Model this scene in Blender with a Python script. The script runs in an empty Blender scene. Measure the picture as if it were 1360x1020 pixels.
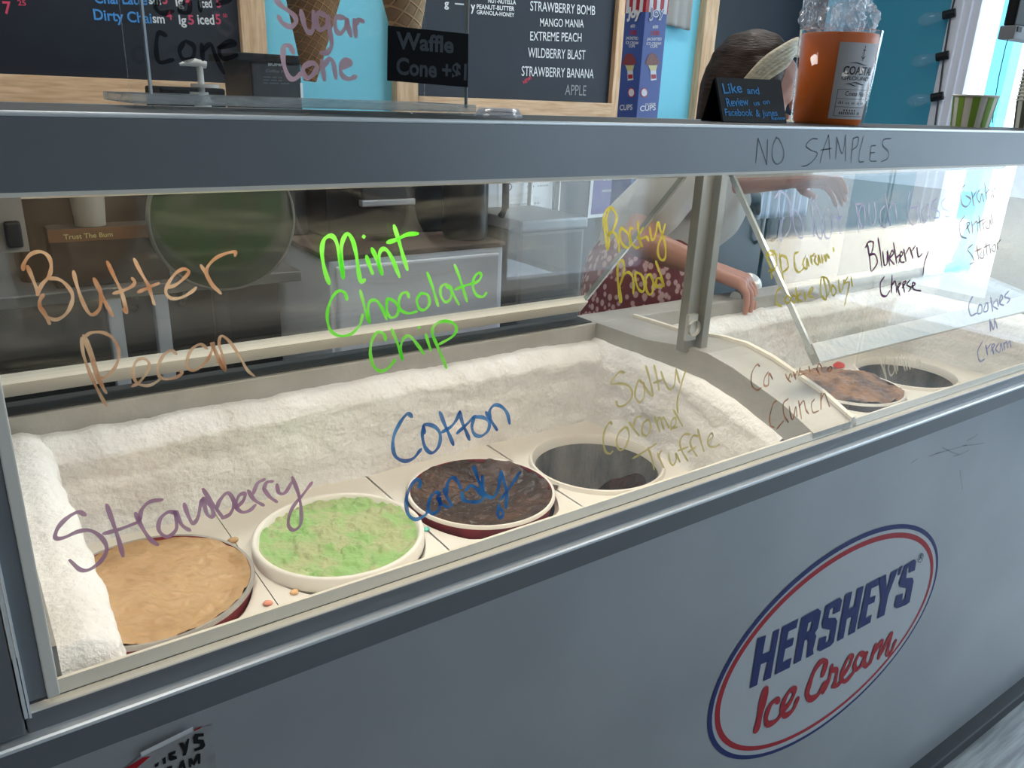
import bpy, bmesh, math, random
import numpy as np
from mathutils import Vector, Matrix, noise
random.seed(7)
sc = bpy.context.scene
COL = sc.collection
# ------------------------------------------------------------------ camera
W, H, FPX = 1360., 1020., 1060.
def _axes(vx=(2248, 192), zx=560.):
    dx = np.array([vx[0]-W/2, -(vx[1]-H/2), -FPX])
    zy = H/2 - (FPX*FPX+(vx[0]-W/2)*(zx-W/2))/(vx[1]-H/2)
    dn = np.array([zx-W/2, -(zy-H/2), -FPX])
    X = dx/np.linalg.norm(dx); Z = -dn/np.linalg.norm(dn)
    return np.stack([X, np.cross(Z, X), Z])
ROT = _axes()
EYE = np.array([0., -.55, 1.28])
cam = bpy.data.cameras.new('camera'); cam.sensor_width = 36; cam.lens = FPX/W*36; cam.clip_start = .02
cam_o = bpy.data.objects.new('camera', cam); COL.objects.link(cam_o)
cam_o.matrix_world = Matrix.Translation(EYE) @ Matrix([list(r) for r in ROT]).to_4x4()
sc.camera = cam_o
# ------------------------------------------------------------------ view, world, window light
sc.view_settings.view_transform = 'Standard'; sc.view_settings.look = 'None'
sc.view_settings.gamma = 1; sc.view_settings.use_curve_mapping = False
sc.view_settings.exposure = 0.5
sc.cycles.transparent_max_bounces = 32; sc.cycles.max_bounces = 8
sc.cycles.use_denoising = True
wd = bpy.data.worlds.new('sky'); sc.world = wd; wd.use_nodes = True
bg = wd.node_tree.nodes['Background']; bg.inputs['Color'].default_value = (.66, .83, 1, 1); bg.inputs['Strength'].default_value = 4.0
def portal(name, loc, rot, sx, sy):
    l = bpy.data.lights.new(name, 'AREA'); l.shape = 'RECTANGLE'; l.size = sx; l.size_y = sy; l.cycles.is_portal = True
    o = bpy.data.objects.new(name, l); COL.objects.link(o); o.location = loc; o.rotation_euler = rot
portal('window_portal', (4.30, -.4, 1.35), (0, math.radians(90), 0), 2.3, 4.1)
portal('window_portal', (3.2, -3.3, 1.35), (math.radians(90), 0, 0), 1.2, 2.3)
LAMP = 6.2
FLOOR = -.03
# ------------------------------------------------------------------ helpers
def ray(u, v): return ROT @ np.array([u-W/2, -(v-H/2), -FPX])
def on(axis, val, u, v):
    d = ray(u, v); t = (val-EYE[axis])/d[axis]; return Vector(EYE+t*d)
def onX(u, v, x): return on(0, x, u, v)
def onY(u, v, y): return on(1, y, u, v)
def onZ(u, v, z): return on(2, z, u, v)
def srgb(*c):
    f = lambda a: (a/255/12.92) if a/255 <= .04045 else ((a/255+.055)/1.055)**2.4
    return tuple(f(a) for a in c)+(1.,)
MATS = {}
def mat(name, col, rough=.5, metal=0., bump=0., bscale=60., col2=None, nscale=8., lo=.35, hi=.65, stretch=None, detail=4., trans=0., coat=0., emit=None, estr=0., spec=.5, sss=0.):
    if name in MATS: return MATS[name]
    m = bpy.data.materials.new(name); m.use_nodes = True; nt = m.node_tree; N = nt.nodes; L = nt.links
    p = N['Principled BSDF']; p.inputs['Base Color'].default_value = col; p.inputs['Roughness'].default_value = rough
    p.inputs['Metallic'].default_value = metal; p.inputs['Specular IOR Level'].default_value = spec
    if coat: p.inputs['Coat Weight'].default_value = coat; p.inputs['Coat Roughness'].default_value = .08
    if sss: p.inputs['Subsurface Weight'].default_value = sss; p.inputs['Subsurface Radius'].default_value = (.02, .015, .012); p.inputs['Subsurface Scale'].default_value = .5
    if emit: p.inputs['Emission Color'].default_value = emit; p.inputs['Emission Strength'].default_value = estr
    tc = N.new('ShaderNodeTexCoord'); mp = N.new('ShaderNodeMapping'); L.new(tc.outputs['Object'], mp.inputs['Vector'])
    if stretch: mp.inputs['Scale'].default_value = stretch
    if col2:
        n = N.new('ShaderNodeTexNoise'); n.inputs['Scale'].default_value = nscale; n.inputs['Detail'].default_value = detail
        L.new(mp.outputs[0], n.inputs['Vector'])
        r = N.new('ShaderNodeValToRGB'); r.color_ramp.elements[0].position = lo; r.color_ramp.elements[1].position = hi
        r.color_ramp.elements[0].color = col; r.color_ramp.elements[1].color = col2
        L.new(n.outputs['Fac'], r.inputs['Fac']); L.new(r.outputs['Color'], p.inputs['Base Color'])
    if bump:
        n = N.new('ShaderNodeTexNoise'); n.inputs['Scale'].default_value = bscale; n.inputs['Detail'].default_value = 6
        L.new(mp.outputs[0], n.inputs['Vector'])
        b = N.new('ShaderNodeBump'); b.inputs['Strength'].default_value = bump; b.inputs['Distance'].default_value = .01
        L.new(n.outputs['Fac'], b.inputs['Height']); L.new(b.outputs['Normal'], p.inputs['Normal'])
    MATS[name] = m; return m
def glass(name, tint=(1, 1, 1, 1), smear=0., scale=(3, 3, 12), col=(.8, .8, .75, 1), lo=.5, hi=.8, rough=.0, ior=1.45):
    """clear sheet: transparent + mirror by Fresnel, with an optional dusty smear layer"""
    if name in MATS: return MATS[name]
    m = bpy.data.materials.new(name); m.use_nodes = True; nt = m.node_tree; N = nt.nodes; L = nt.links; N.clear()
    out = N.new('ShaderNodeOutputMaterial'); t = N.new('ShaderNodeBsdfTransparent'); t.inputs['Color'].default_value = tint
    g = N.new('ShaderNodeBsdfGlossy'); g.inputs['Roughness'].default_value = rough
    geo = N.new('ShaderNodeNewGeometry'); mr = N.new('ShaderNodeMapRange')
    mr.inputs['To Min'].default_value = ior; mr.inputs['To Max'].default_value = 1/ior
    L.new(geo.outputs['Backfacing'], mr.inputs['Value'])
    fr = N.new('ShaderNodeFresnel'); L.new(mr.outputs[0], fr.inputs['IOR'])
    mx = N.new('ShaderNodeMixShader'); L.new(fr.outputs[0], mx.inputs[0]); L.new(t.outputs[0], mx.inputs[1]); L.new(g.outputs[0], mx.inputs[2])
    last = mx
    if smear:
        tc = N.new('ShaderNodeTexCoord'); mp = N.new('ShaderNodeMapping'); mp.inputs['Scale'].default_value = scale
        mp.inputs['Rotation'].default_value = (0, .35, .2)
        L.new(tc.outputs['Object'], mp.inputs['Vector'])
        n = N.new('ShaderNodeTexNoise'); n.inputs['Scale'].default_value = 2.2; n.inputs['Detail'].default_value = 8; n.inputs['Roughness'].default_value = .65; n.inputs['Distortion'].default_value = 1.2
        L.new(mp.outputs[0], n.inputs['Vector'])
        r = N.new('ShaderNodeMapRange'); r.inputs['From Min'].default_value = lo; r.inputs['From Max'].default_value = hi; r.inputs['To Max'].default_value = smear
        L.new(n.outputs['Fac'], r.inputs['Value'])
        d = N.new('ShaderNodeBsdfDiffuse'); d.inputs['Color'].default_value = col
        tr = N.new('ShaderNodeBsdfTranslucent'); tr.inputs['Color'].default_value = col
        dm = N.new('ShaderNodeMixShader'); L.new(d.outputs[0], dm.inputs[1]); L.new(tr.outputs[0], dm.inputs[2])
        m2 = N.new('ShaderNodeMixShader'); L.new(r.outputs[0], m2.inputs[0]); L.new(mx.outputs[0], m2.inputs[1]); L.new(dm.outputs[0], m2.inputs[2])
        last = m2
    L.new(last.outputs[0], out.inputs['Surface']); MATS[name] = m; return m
def ink(name, col, alpha=.9, col2=None):
    """marker ink on glass: partly see-through, lit from both sides"""
    if name in MATS: return MATS[name]
    m = bpy.data.materials.new(name); m.use_nodes = True; nt = m.node_tree; N = nt.nodes; L = nt.links; N.clear()
    out = N.new('ShaderNodeOutputMaterial'); t = N.new('ShaderNodeBsdfTransparent')
    d = N.new('ShaderNodeBsdfDiffuse'); tr = N.new('ShaderNodeBsdfTranslucent')
    tc = N.new('ShaderNodeTexCoord'); n = N.new('ShaderNodeTexNoise'); n.inputs['Scale'].default_value = 45; n.inputs['Detail'].default_value = 5
    L.new(tc.outputs['Object'], n.inputs['Vector'])
    r = N.new('ShaderNodeValToRGB'); r.color_ramp.elements[0].color = col; r.color_ramp.elements[1].color = col2 or col
    r.color_ramp.elements[0].position = .35; r.color_ramp.elements[1].position = .65
    L.new(n.outputs['Fac'], r.inputs[0]); L.new(r.outputs[0], d.inputs[0]); L.new(r.outputs[0], tr.inputs[0])
    a = N.new('ShaderNodeMixShader'); a.inputs[0].default_value = .45; L.new(d.outputs[0], a.inputs[1]); L.new(tr.outputs[0], a.inputs[2])
    b = N.new('ShaderNodeMixShader'); b.inputs[0].default_value = alpha; L.new(t.outputs[0], b.inputs[1]); L.new(a.outputs[0], b.inputs[2])
    L.new(b.outputs[0], out.inputs['Surface']); MATS[name] = m; return m
class MB:
    """collects shapes in one bmesh; build() links it as ONE mesh object"""
    def __init__(s): s.b = bmesh.new()
    def box(s, x0, x1, y0, y1, z0, z1, bev=0., seg=2):
        r = bmesh.ops.create_cube(s.b, size=1)
        vs = r['verts']
        for v in vs: v.co = Vector(((x0+x1)/2+v.co.x*(x1-x0), (y0+y1)/2+v.co.y*(y1-y0), (z0+z1)/2+v.co.z*(z1-z0)))
        if bev:
            es = list({e for v in vs for e in v.link_edges})
            bmesh.ops.bevel(s.b, geom=es, offset=bev, segments=seg, affect='EDGES', profile=.6)
        return s
    def hexa(s, bottom, top):
        vb = [s.b.verts.new(p) for p in bottom]; vt = [s.b.verts.new(p) for p in top]; n = len(vb)
        s.b.faces.new(vb[::-1]); s.b.faces.new(vt)
        for i in range(n): s.b.faces.new((vb[i], vb[(i+1) % n], vt[(i+1) % n], vt[i]))
        return s
    def prism(s, pts, d):
        d = Vector(d); return s.hexa([Vector(p) for p in pts], [Vector(p)+d for p in pts])
    def profile(s, yz, x0, x1):
        return s.prism([(x0, y, z) for y, z in yz], (x1-x0, 0, 0))
    def face(s, pts): s.b.faces.new([s.b.verts.new(p) for p in pts]); return s
    def lathe(s, prof, c=(0, 0, 0), n=48, axis=None, a0=0., a1=2*math.pi, sx=1., sy=1.):
        c = Vector(c); full = abs(a1-a0-2*math.pi) < 1e-6; rings = []
        M = axis if axis is not None else Matrix.Identity(3)
        for r, z in prof:
            k = n if full else n+1
            if r < 1e-7: rings.append([s.b.verts.new(c+M @ Vector((0, 0, z)))]); continue
            rings.append([s.b.verts.new(c+M @ Vector((r*sx*math.cos(a0+(a1-a0)*i/n), r*sy*math.sin(a0+(a1-a0)*i/n), z))) for i in range(k)])
        for a, b in zip(rings, rings[1:]):
            m = n
            for i in range(m):
                j = (i+1) % n if full else i+1
                if len(a) == 1 and len(b) == 1: continue
                if len(a) == 1: s.b.faces.new((a[0], b[j], b[i]))
                elif len(b) == 1: s.b.faces.new((a[i], a[j], b[0]))
                else: s.b.faces.new((a[i], a[j], b[j], b[i]))
        return s
    def tube(s, pts, r, n=10, caps=True):
        pts = [Vector(p) for p in pts]; rings = []
        rs = r if isinstance(r, (list, tuple)) else [r]*len(pts)
        for i, p in enumerate(pts):
            t = (pts[min(i+1, len(pts)-1)]-pts[max(i-1, 0)]).normalized()
            u = t.cross(Vector((0, 0, 1)) if abs(t.z) < .95 else Vector((1, 0, 0))).normalized(); w = t.cross(u)
            rings.append([s.b.verts.new(p+rs[i]*(u*math.cos(2*math.pi*k/n)+w*math.sin(2*math.pi*k/n))) for k in range(n)])
        for a, b in zip(rings, rings[1:]):
            for k in range(n): s.b.faces.new((a[k], a[(k+1) % n], b[(k+1) % n], b[k]))
        if caps: s.b.faces.new(rings[0][::-1]); s.b.faces.new(rings[-1])
        return s
    def grid(s, fn, nu, nv, loop=False):
        vs = [[s.b.verts.new(fn(i/nu, j/nv)) for j in range(nv+1)] for i in range(nu if loop else nu+1)]
        for i in range(nu):
            for j in range(nv):
                k = (i+1) % nu if loop else i+1
                s.b.faces.new((vs[i][j], vs[k][j], vs[k][j+1], vs[i][j+1]))
        return s
    def ball(s, c, r, sub=3, sx=1, sy=1, sz=1):
        q = bmesh.ops.create_icosphere(s.b, subdivisions=sub, radius=1)
        for v in q['verts']: v.co = Vector(c)+Vector((v.co.x*r*sx, v.co.y*r*sy, v.co.z*r*sz))
        return s
    def capsule(s, p, r1, q, r2):
        p = Vector(p); q = Vector(q); t = bmesh.new()
        for c, r in ((p, r1), (q, r2)):
            for v in bmesh.ops.create_icosphere(t, subdivisions=2, radius=r)['verts']: v.co = v.co+c
        hull = bmesh.ops.convex_hull(t, input=t.verts)
        bmesh.ops.delete(t, geom=[g for g in hull['geom_interior'] if isinstance(g, bmesh.types.BMVert)], context='VERTS')
        me = bpy.data.meshes.new('t'); t.to_mesh(me); t.free(); s.b.from_mesh(me); bpy.data.meshes.remove(me)
        return s
    def build(s, name, m, parent=None, smooth=False, remesh=0., iters=6):
        bmesh.ops.recalc_face_normals(s.b, faces=s.b.faces)
        me = bpy.data.meshes.new(name); s.b.to_mesh(me); s.b.free()
        o = bpy.data.objects.new(name, me); COL.objects.link(o)
        if remesh:
            md = o.modifiers.new('r', 'REMESH'); md.mode = 'VOXEL'; md.voxel_size = remesh
            if iters: sm = o.modifiers.new('s', 'SMOOTH'); sm.factor = .5; sm.iterations = iters
            dg = bpy.context.evaluated_depsgraph_get(); me2 = bpy.data.meshes.new_from_object(o.evaluated_get(dg))
            o.modifiers.clear(); o.data = me2; me2.name = name; me = me2; smooth = True
        me.materials.clear(); me.materials.append(m)
        if smooth:
            for p in me.polygons: p.use_smooth = True
            if smooth == 'auto':
                for p in me.polygons: p.use_smooth = True
                o.data.set_sharp_from_angle(angle=math.radians(40))
        if parent is not None: put(o, parent)
        return o
def put(o, parent):
    o.parent = parent
    o.matrix_parent_inverse = Matrix.Translation(-parent.location)     # part meshes stay in world coordinates
def tag(o, label, cat, group=None, kind=None):
    o['label'] = label; o['category'] = cat
    if group: o['group'] = group
    if kind: o['kind'] = kind
    return o
def thing(name, label, cat, loc=(0, 0, 0), group=None):
    o = bpy.data.objects.new(name, None); COL.objects.link(o); o.location = loc; o.empty_display_size = .05
    return tag(o, label, cat, group)
def struct(o): o['kind'] = 'structure'; return o
def copy_tree(o, parent=None):
    c = o.copy(); COL.objects.link(c)
    if parent is not None: c.parent = parent; c.matrix_parent_inverse = o.matrix_parent_inverse.copy()
    for ch in list(o.children): copy_tree(ch, c)
    return c
def fbm(p, s=1., o=4): return noise.fractal(Vector(p)*s, 1., 2., o)
# -- writing: strokes traced as polylines, laid on a plane of the place
def catmull(P, k=6):
    if len(P) < 3: return [P[0].lerp(P[-1], i/4) for i in range(5)]
    Q = [P[0]*2-P[1]]+P+[P[-1]*2-P[-2]]; out = []
    for i in range(1, len(Q)-2):
        a, b, c, d = Q[i-1:i+3]
        for j in range(k):
            t = j/k
            out.append(.5*((2*b)+(c-a)*t+(2*a-5*b+4*c-d)*t*t+(3*b-a-3*c+d)*t**3))
    return out+[P[-1]]
def ribbon(mb, P, w, nrm, taper=.75, lift=0.):
    P = [p+nrm*(lift+.000003*i) for i, p in enumerate(catmull(P))]; n = len(P); L_ = []; R_ = []
    for i, p in enumerate(P):
        t = (P[min(i+1, n-1)]-P[max(i-1, 0)])
        if t.length < 1e-9: t = Vector((0, 0, 1))
        s = t.normalized().cross(nrm).normalized()
        k = w*(1+.18*math.sin(i*.55)) * (taper if i in (0, n-1) else 1)
        L_.append(mb.b.verts.new(p+s*k)); R_.append(mb.b.verts.new(p-s*k))
    for i in range(n-1): mb.b.faces.new((L_[i], R_[i], R_[i+1], L_[i+1]))
    for e, sg in ((0, -1), (n-1, 1)):
        t = (P[1]-P[0] if e == 0 else P[-1]-P[-2]).normalized()*sg; c = P[e]; s = t.cross(nrm).normalized()
        vs = [mb.b.verts.new(c+(s*math.cos(a)+t*math.sin(a))*w*taper) for a in [math.pi*j/6 for j in range(7)]]
        f = mb.b.faces.new(vs)
def parse(txt): return [[tuple(float(a) for a in q.split(',')) for q in s.split()] for s in txt.strip().split('/') if s.strip()]
def handwriting(name, txt, crop, plane, wpx, m, parent, nrm=(0, -1, 0), label=None):
    if '|' in txt:
        head_, tail_ = label.rsplit(':', 1)
        return [handwriting(name, s, crop, plane, wpx, m, parent, nrm, head_+' '+w) for s, w in zip(txt.split('|'), tail_.split('+'))]
    """crop=(x0,y0,scale); plane(u,v)->point; wpx = stroke width"""
    x0, y0, sc_ = crop; mb = MB(); nrm = Vector(nrm)
    S = parse(txt); u0, v0 = S[0][0]; a = plane(x0+u0/sc_, y0+v0/sc_); b = plane(x0+u0/sc_, y0+v0/sc_+1)
    wm = (a-b).length*wpx/2
    for i, s in enumerate(S):
        P = [plane(x0+u/sc_, y0+v/sc_) for u, v in s]
        ribbon(mb, P, wm, nrm, lift=.00025+.00002*i)
    o = mb.build(name, m, parent)
    if label: o['label'] = label
    return o
def text_polys(s, bold=0., shear=0., space=1.):
    cu = bpy.data.curves.new('t', 'FONT'); cu.body = s; cu.offset = bold; cu.shear = shear; cu.space_character = space; cu.resolution_u = 4
    o = bpy.data.objects.new('t', cu); COL.objects.link(o)
    bpy.context.view_layer.update()
    me = bpy.data.meshes.new_from_object(o.evaluated_get(bpy.context.evaluated_depsgraph_get()))
    V = [v.co.copy() for v in me.vertices]; F = [tuple(p.vertices) for p in me.polygons]
    bpy.data.objects.remove(o); bpy.data.curves.remove(cu); bpy.data.meshes.remove(me); return V, F
def text_on(mb, s, a, b, hpx, plane, nrm=(0, -1, 0), bold=.015, shear=0., lift=.001, up=None, space=1.):
    """baseline from pixel a to pixel b on a plane, cap height hpx"""
    V, F = text_polys(s, bold, shear, space)
    if not V: return
    x0 = min(v.x for v in V); x1 = max(v.x for v in V)
    P0 = plane(*a); P1 = plane(*b); U = P1-P0; n = Vector(nrm)
    hv = (plane(a[0], a[1]-hpx)-P0).length; Vv = Vector(up) if up else n.cross(U).normalized()
    if Vv.z < 0: Vv = -Vv
    vs = [mb.b.verts.new(P0+U*((v.x-x0)/(x1-x0))+Vv*(v.y/.7*hv)+n*lift) for v in V]
    for f in F:
        try: mb.b.faces.new([vs[i] for i in f])
        except ValueError: pass
# ------------------------------------------------------------------ materials
M = dict(
    slate=mat('slate_metal', (.175, .185, .20, 1), .42, .3, col2=(.21, .222, .236, 1), nscale=3),
    panel=mat('grey_painted_panel', (.35, .365, .38, 1), .30, .35, col2=(.39, .405, .42, 1), nscale=4, detail=8, lo=.4, hi=.62),
    bright=mat('bright_trim', (.82, .85, .87, 1), .3, .35),
    steel=mat('brushed_steel', (.46, .46, .44, 1), .38, .75, bump=.12, bscale=90, stretch=(1, 1, 1)),
    rim=mat('dull_aluminium_rim', (.42, .41, .385, 1), .5, .35, col2=(.36, .35, .32, 1), nscale=14, bump=.1, bscale=140),
    cream=mat('cream_plastic', (.74, .70, .62, 1), .42),
    white=mat('white_plastic', (.80, .77, .72, 1), .45, col2=(.74, .70, .63, 1), nscale=6),
    ring=mat('white_paperboard', (.82, .79, .74, 1), .5),
    dark=mat('black_rubber', (.025, .028, .03, 1), .6),
    black=mat('black_plastic', (.008, .009, .011, 1), .5, spec=.25),
    board=mat('chalkboard', (.006, .009, .016, 1), .50, col2=(.010, .015, .027, 1), nscale=3, detail=8, spec=.4),
    wood=mat('pine_board', srgb(232, 200, 162), .6, col2=srgb(204, 166, 126), nscale=7, stretch=(1.2, 12, 12), bump=.05, bscale=20),
    woodv=mat('pine_post', srgb(232, 200, 162), .6, col2=srgb(204, 166, 126), nscale=7, stretch=(12, 12, 1.2), bump=.05, bscale=20),
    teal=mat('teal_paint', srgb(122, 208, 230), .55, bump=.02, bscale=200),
    teal_shaded=mat('teal_paint_shaded', srgb(70, 158, 186), .6, bump=.02, bscale=200),  # same paint as teal, with the right wall's shade put into the colour
    frost=mat('frost', (.89, .89, .90, 1), .75, bump=.4, bscale=150, col2=(.75, .74, .73, 1), nscale=9, lo=.42, hi=.7, spec=.35),
    acryl=glass('clear_acrylic', (.985, .99, .99, 1)),
    pane=glass('front_glass', (.985, .99, .985, 1), smear=.06, scale=(2, 2, 5), lo=.60, hi=.9),
    lid=glass('lid_glass', (.965, .975, .965, 1), smear=.24, scale=(1.6, 4, 9), col=(.70, .64, .48, 1), lo=.54, hi=.86, ior=1.34),
    paper=mat('white_paper', (.78, .80, .84, 1), .7),
    skin=mat('skin', (.46, .23, .17, 1), .5, sss=.08),
)
# ------------------------------------------------------------------ room shell
fl = MB().box(-3, 4.3, -3.3, 2.4, FLOOR-.05, FLOOR)
mfl = mat('grey_plank_floor', srgb(176, 178, 176), .42, col2=srgb(126, 128, 128), nscale=5, stretch=(1.3, 16, 1), detail=8, bump=.04, bscale=30)
nt = mfl.node_tree
br = nt.nodes.new('ShaderNodeTexBrick'); br.inputs['Scale'].default_value = 1; br.inputs['Brick Width'].default_value = 1.2; br.inputs['Row Height'].default_value = .18
br.inputs['Mortar Size'].default_value = .003; br.inputs['Color1'].default_value = (1, 1, 1, 1); br.inputs['Color2'].default_value = (.78, .78, .80, 1); br.inputs['Mortar'].default_value = (.25, .25, .25, 1)
tcn = [n for n in nt.nodes if n.type == 'TEX_COORD'][0]; nt.links.new(tcn.outputs['Object'], br.inputs['Vector'])
mxn = nt.nodes.new('ShaderNodeMixRGB'); mxn.blend_type = 'MULTIPLY'; mxn.inputs[0].default_value = 1
rmp = [n for n in nt.nodes if n.type == 'VALTORGB'][0]
nt.links.new(rmp.outputs[0], mxn.inputs[1]); nt.links.new(br.outputs[0], mxn.inputs[2]); nt.links.new(mxn.outputs[0], nt.nodes['Principled BSDF'].inputs['Base Color'])
struct(fl.build('floor', mfl))
mceil = mat('ceiling_white', (.50, .50, .50, 1), .8, bump=.05, bscale=80)
struct(MB().box(-3, 4.3, -3.3, 2.4, 2.8, 2.85).build('ceiling', mceil))
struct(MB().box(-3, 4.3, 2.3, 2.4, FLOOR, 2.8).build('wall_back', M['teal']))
struct(MB().box(-3.1, -3, -3.3, 2.4, FLOOR, 2.8).build('wall_left', mat('dim_wall_paint', (.32, .31, .30, 1), .7, bump=.03)))
WY0, WY1, WZ0, WZ1 = -2.4, 1.584, .25, 2.45
struct(MB().box(4.2, 4.3, 1.71, 2.3, FLOOR, 2.8).box(4.2, 4.3, -3.3, WY0-.06, FLOOR, 2.8).box(4.2, 4.3, WY0-.06, 1.71, FLOOR, WZ0-.06).box(4.2, 4.3, WY0-.06, 1.71, WZ1+.06, 2.8).build('wall_right', M['teal_shaded']))
mtrim = mat('white_window_trim', (.72, .72, .78, 1), .45)
w1 = MB()
w1.box(4.165, 4.215, 1.655, 1.712, WZ0-.06, WZ1+.06, .004).box(4.18, 4.28, 1.62, 1.66, WZ0-.06, WZ1+.06, .003).box(4.20, 4.27, 1.584, 1.624, WZ0-.06, WZ1+.06, .003)
w1.box(4.18, 4.28, WY0-.07, WY0, WZ0-.06, WZ1+.06).box(4.18, 4.28, WY0, 1.6, WZ0-.06, WZ0).box(4.18, 4.28, WY0, 1.6, WZ1, WZ1+.06).box(4.2, 4.27, -.45, -.37, WZ0, WZ1)
wf = struct(w1.build('window_1', mtrim))
MB().box(4.235, 4.241, WY0, 1.6, WZ0, WZ1).build('window_glass', M['acryl'], wf)
struct(MB().box(-3, 2.6, -3.3, -3.2, FLOOR, 2.8).box(3.8, 4.3, -3.3, -3.2, FLOOR, 2.8).box(2.6, 3.8, -3.3, -3.2, FLOOR, .2).box(2.6, 3.8, -3.3, -3.2, 2.5, 2.8).build('wall_front', mat('pale_wall_paint', (.16, .155, .15, 1), .7)))
w2 = MB().box(2.6, 3.8, -3.29, -3.21, .2, .26).box(2.6, 3.8, -3.29, -3.21, 2.44, 2.5)
for x in (2.6, 3.74): w2.box(x, x+.06, -3.29, -3.21, .26, 2.44)
wf = struct(w2.build('window_2', mtrim))
MB().box(2.65, 3.75, -3.253, -3.247, .25, 2.45).build('window_glass', M['acryl'], wf)
# outside the right window
struct(MB().box(4.3, 16, -12, 12, FLOOR-.12, FLOOR-.06).build('pavement', mat('pale_pavement', (.55, .53, .5, 1), .8, bump=.1, bscale=30)))
p0, p1 = onX(1321, 60, 5.2), onX(1345, 60, 5.2)
tag(MB().box(5.2, 5.32, p1.y, p0.y, FLOOR-.1, 3.2).build('porch_column', M['teal']), 'bright teal porch column standing outside the window on the right', 'column')
def tree(x, y, z0, h, r, label):
    t = thing('tree', label, 'tree', (x, y, z0), 'trees outside the window')
    MB().tube([(x, y, z0), (x+.05, y, z0+h*.4), (x, y+.05, z0+h*.7)], [.09, .07, .04]).build('trunk', mat('bark', (.10, .07, .045, 1), .8, bump=.4), t, smooth=True)
    mb = MB(); rnd = random.Random(int(x*100+y))
    for i in range(1500):
        a = rnd.uniform(0, 6.283); q = rnd.uniform(-1, 1); k = rnd.random()**.33*r
        c = Vector((x+k*math.cos(a)*math.sqrt(1-q*q), y+k*math.sin(a)*math.sqrt(1-q*q), z0+h*.68+k*q*1.2))
        d = Vector((rnd.gauss(0, 1), rnd.gauss(0, 1), rnd.gauss(0, 1))).normalized(); e = d.orthogonal().normalized()*.05; d *= .10
        mb.face([c-d, c+e, c+d, c-e])
    mb.build('foliage', mat('leaf', (.10, .20, .05, 1), .6, col2=(.20, .30, .08, 1), nscale=3), t)
tree(9.0, 2.72, FLOOR-.06, 2.1, .55, 'sunlit leafy tree outside, left of the teal porch column')
tree(9.5, 1.0, FLOOR-.06, 1.9, .5, 'small leafy tree outside, low behind the stack of cups')
tree(8.6, -2.2, FLOOR-.06, 3.0, 1.0, 'tall leafy tree outside far along the window wall')
# unseen glowing ceiling panels, added as ambient fill light
for i, (x, y) in enumerate(((.3, -1.6), (2.3, -1.6), (.3, 1.2), (2.3, 1.2))):
    l = thing('fill_panel', 'added square white fill light panel above '+['the customer floor, left', 'the customer floor, right', 'the back counter, left', 'the back counter, right'][i], 'fill light', (x, y, 2.8), 'added fill light panels')
    MB().box(x-.32, x+.32, y-.32, y+.32, 2.775, 2.799).build('frame', mtrim, l)
    MB().box(x-.29, x+.29, y-.29, y+.29, 2.768, 2.777).build('diffuser', mat('fill_diffuser_'+('dim' if y < 0 else 'on'), (.9, .9, .9, 1), .5, emit=(1, .96, .9, 1), estr=(4.0 if y < 0 else 13.)), l)
# ------------------------------------------------------------------ the dipping cabinet
X0, X1 = -.125, 2.15
cab = thing('dipping_cabinet', 'long grey glass-fronted ice cream dipping cabinet filling the foreground', 'freezer', (1.0, .3, FLOOR))
fp = MB().box(X0, X1, 0, .014, 0, .835).build('front_panel', M['panel'], cab)
MB().box(X0, X0+.014, .014, .505, 0, .86).build('side_panel', M['panel'], cab)
MB().box(X1-.014, X1, .014, .505, 0, .86).build('side_panel', M['panel'], cab)
MB().box(X0, X1, .490, .505, 0, .86).build('back_panel', M['panel'], cab)
MB().box(X0, X1, -.028, .012, FLOOR, .001, .004).build('base_strip', M['dark'], cab)
MB().profile([(0, .8098), (-.012, .8432), (-.006, .846), (.004, .846), (.004, .8098)], X0, X1).build('lower_lip', M['slate'], cab)
MB().profile([(-.0122, .8434), (-.0132, .8446), (-.0132, .8470), (-.0118, .8484), (.002, .8484), (.002, .8434)], X0, X1).build('bumper_trim', M['bright'], cab)
MB().box(-.0085, X1, -.004, .012, .8475, .8642, .0012).build('fascia_strip', M['slate'], cab)
MB().profile([(-.0037, .8630), (-.0037, .8640), (-.0030, .8648), (.0048, .8652), (.0048, .8630)], -.0085, X1).build('sill_strip', M['cream'], cab)
bead = MB()
bead.profile([(.0056, .8655), (.0056, .8662), (.0085, .8755), (.0115, .8755), (.0115, .8655)], .0095, .965).box(.0065, .0145, -.004, .0, .8715, 1.2165, .001)
bead.profile([(.0056, .8655), (.0056, .8662), (.0085, .8755), (.0115, .8755), (.0115, .8655)], 1.0, 1.86)
bead.build('glass_bead', M['cream'], cab)
MB().box(X0, -.0095, -.009, .04, .8522, 1.2165, .0015).build('corner_post', M['slate'], cab)
MB().box(-.0088, -.0066, -.010, .012, .866, 1.2165).box(-.006, -.0045, -.0085, .012, .864, 1.2165).build('corner_trim', M['bright'], cab)
MB().box(-.0045, .0065, -.003, .014, .8735, 1.2165).build('glass_channel', M['slate'], cab)
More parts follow.
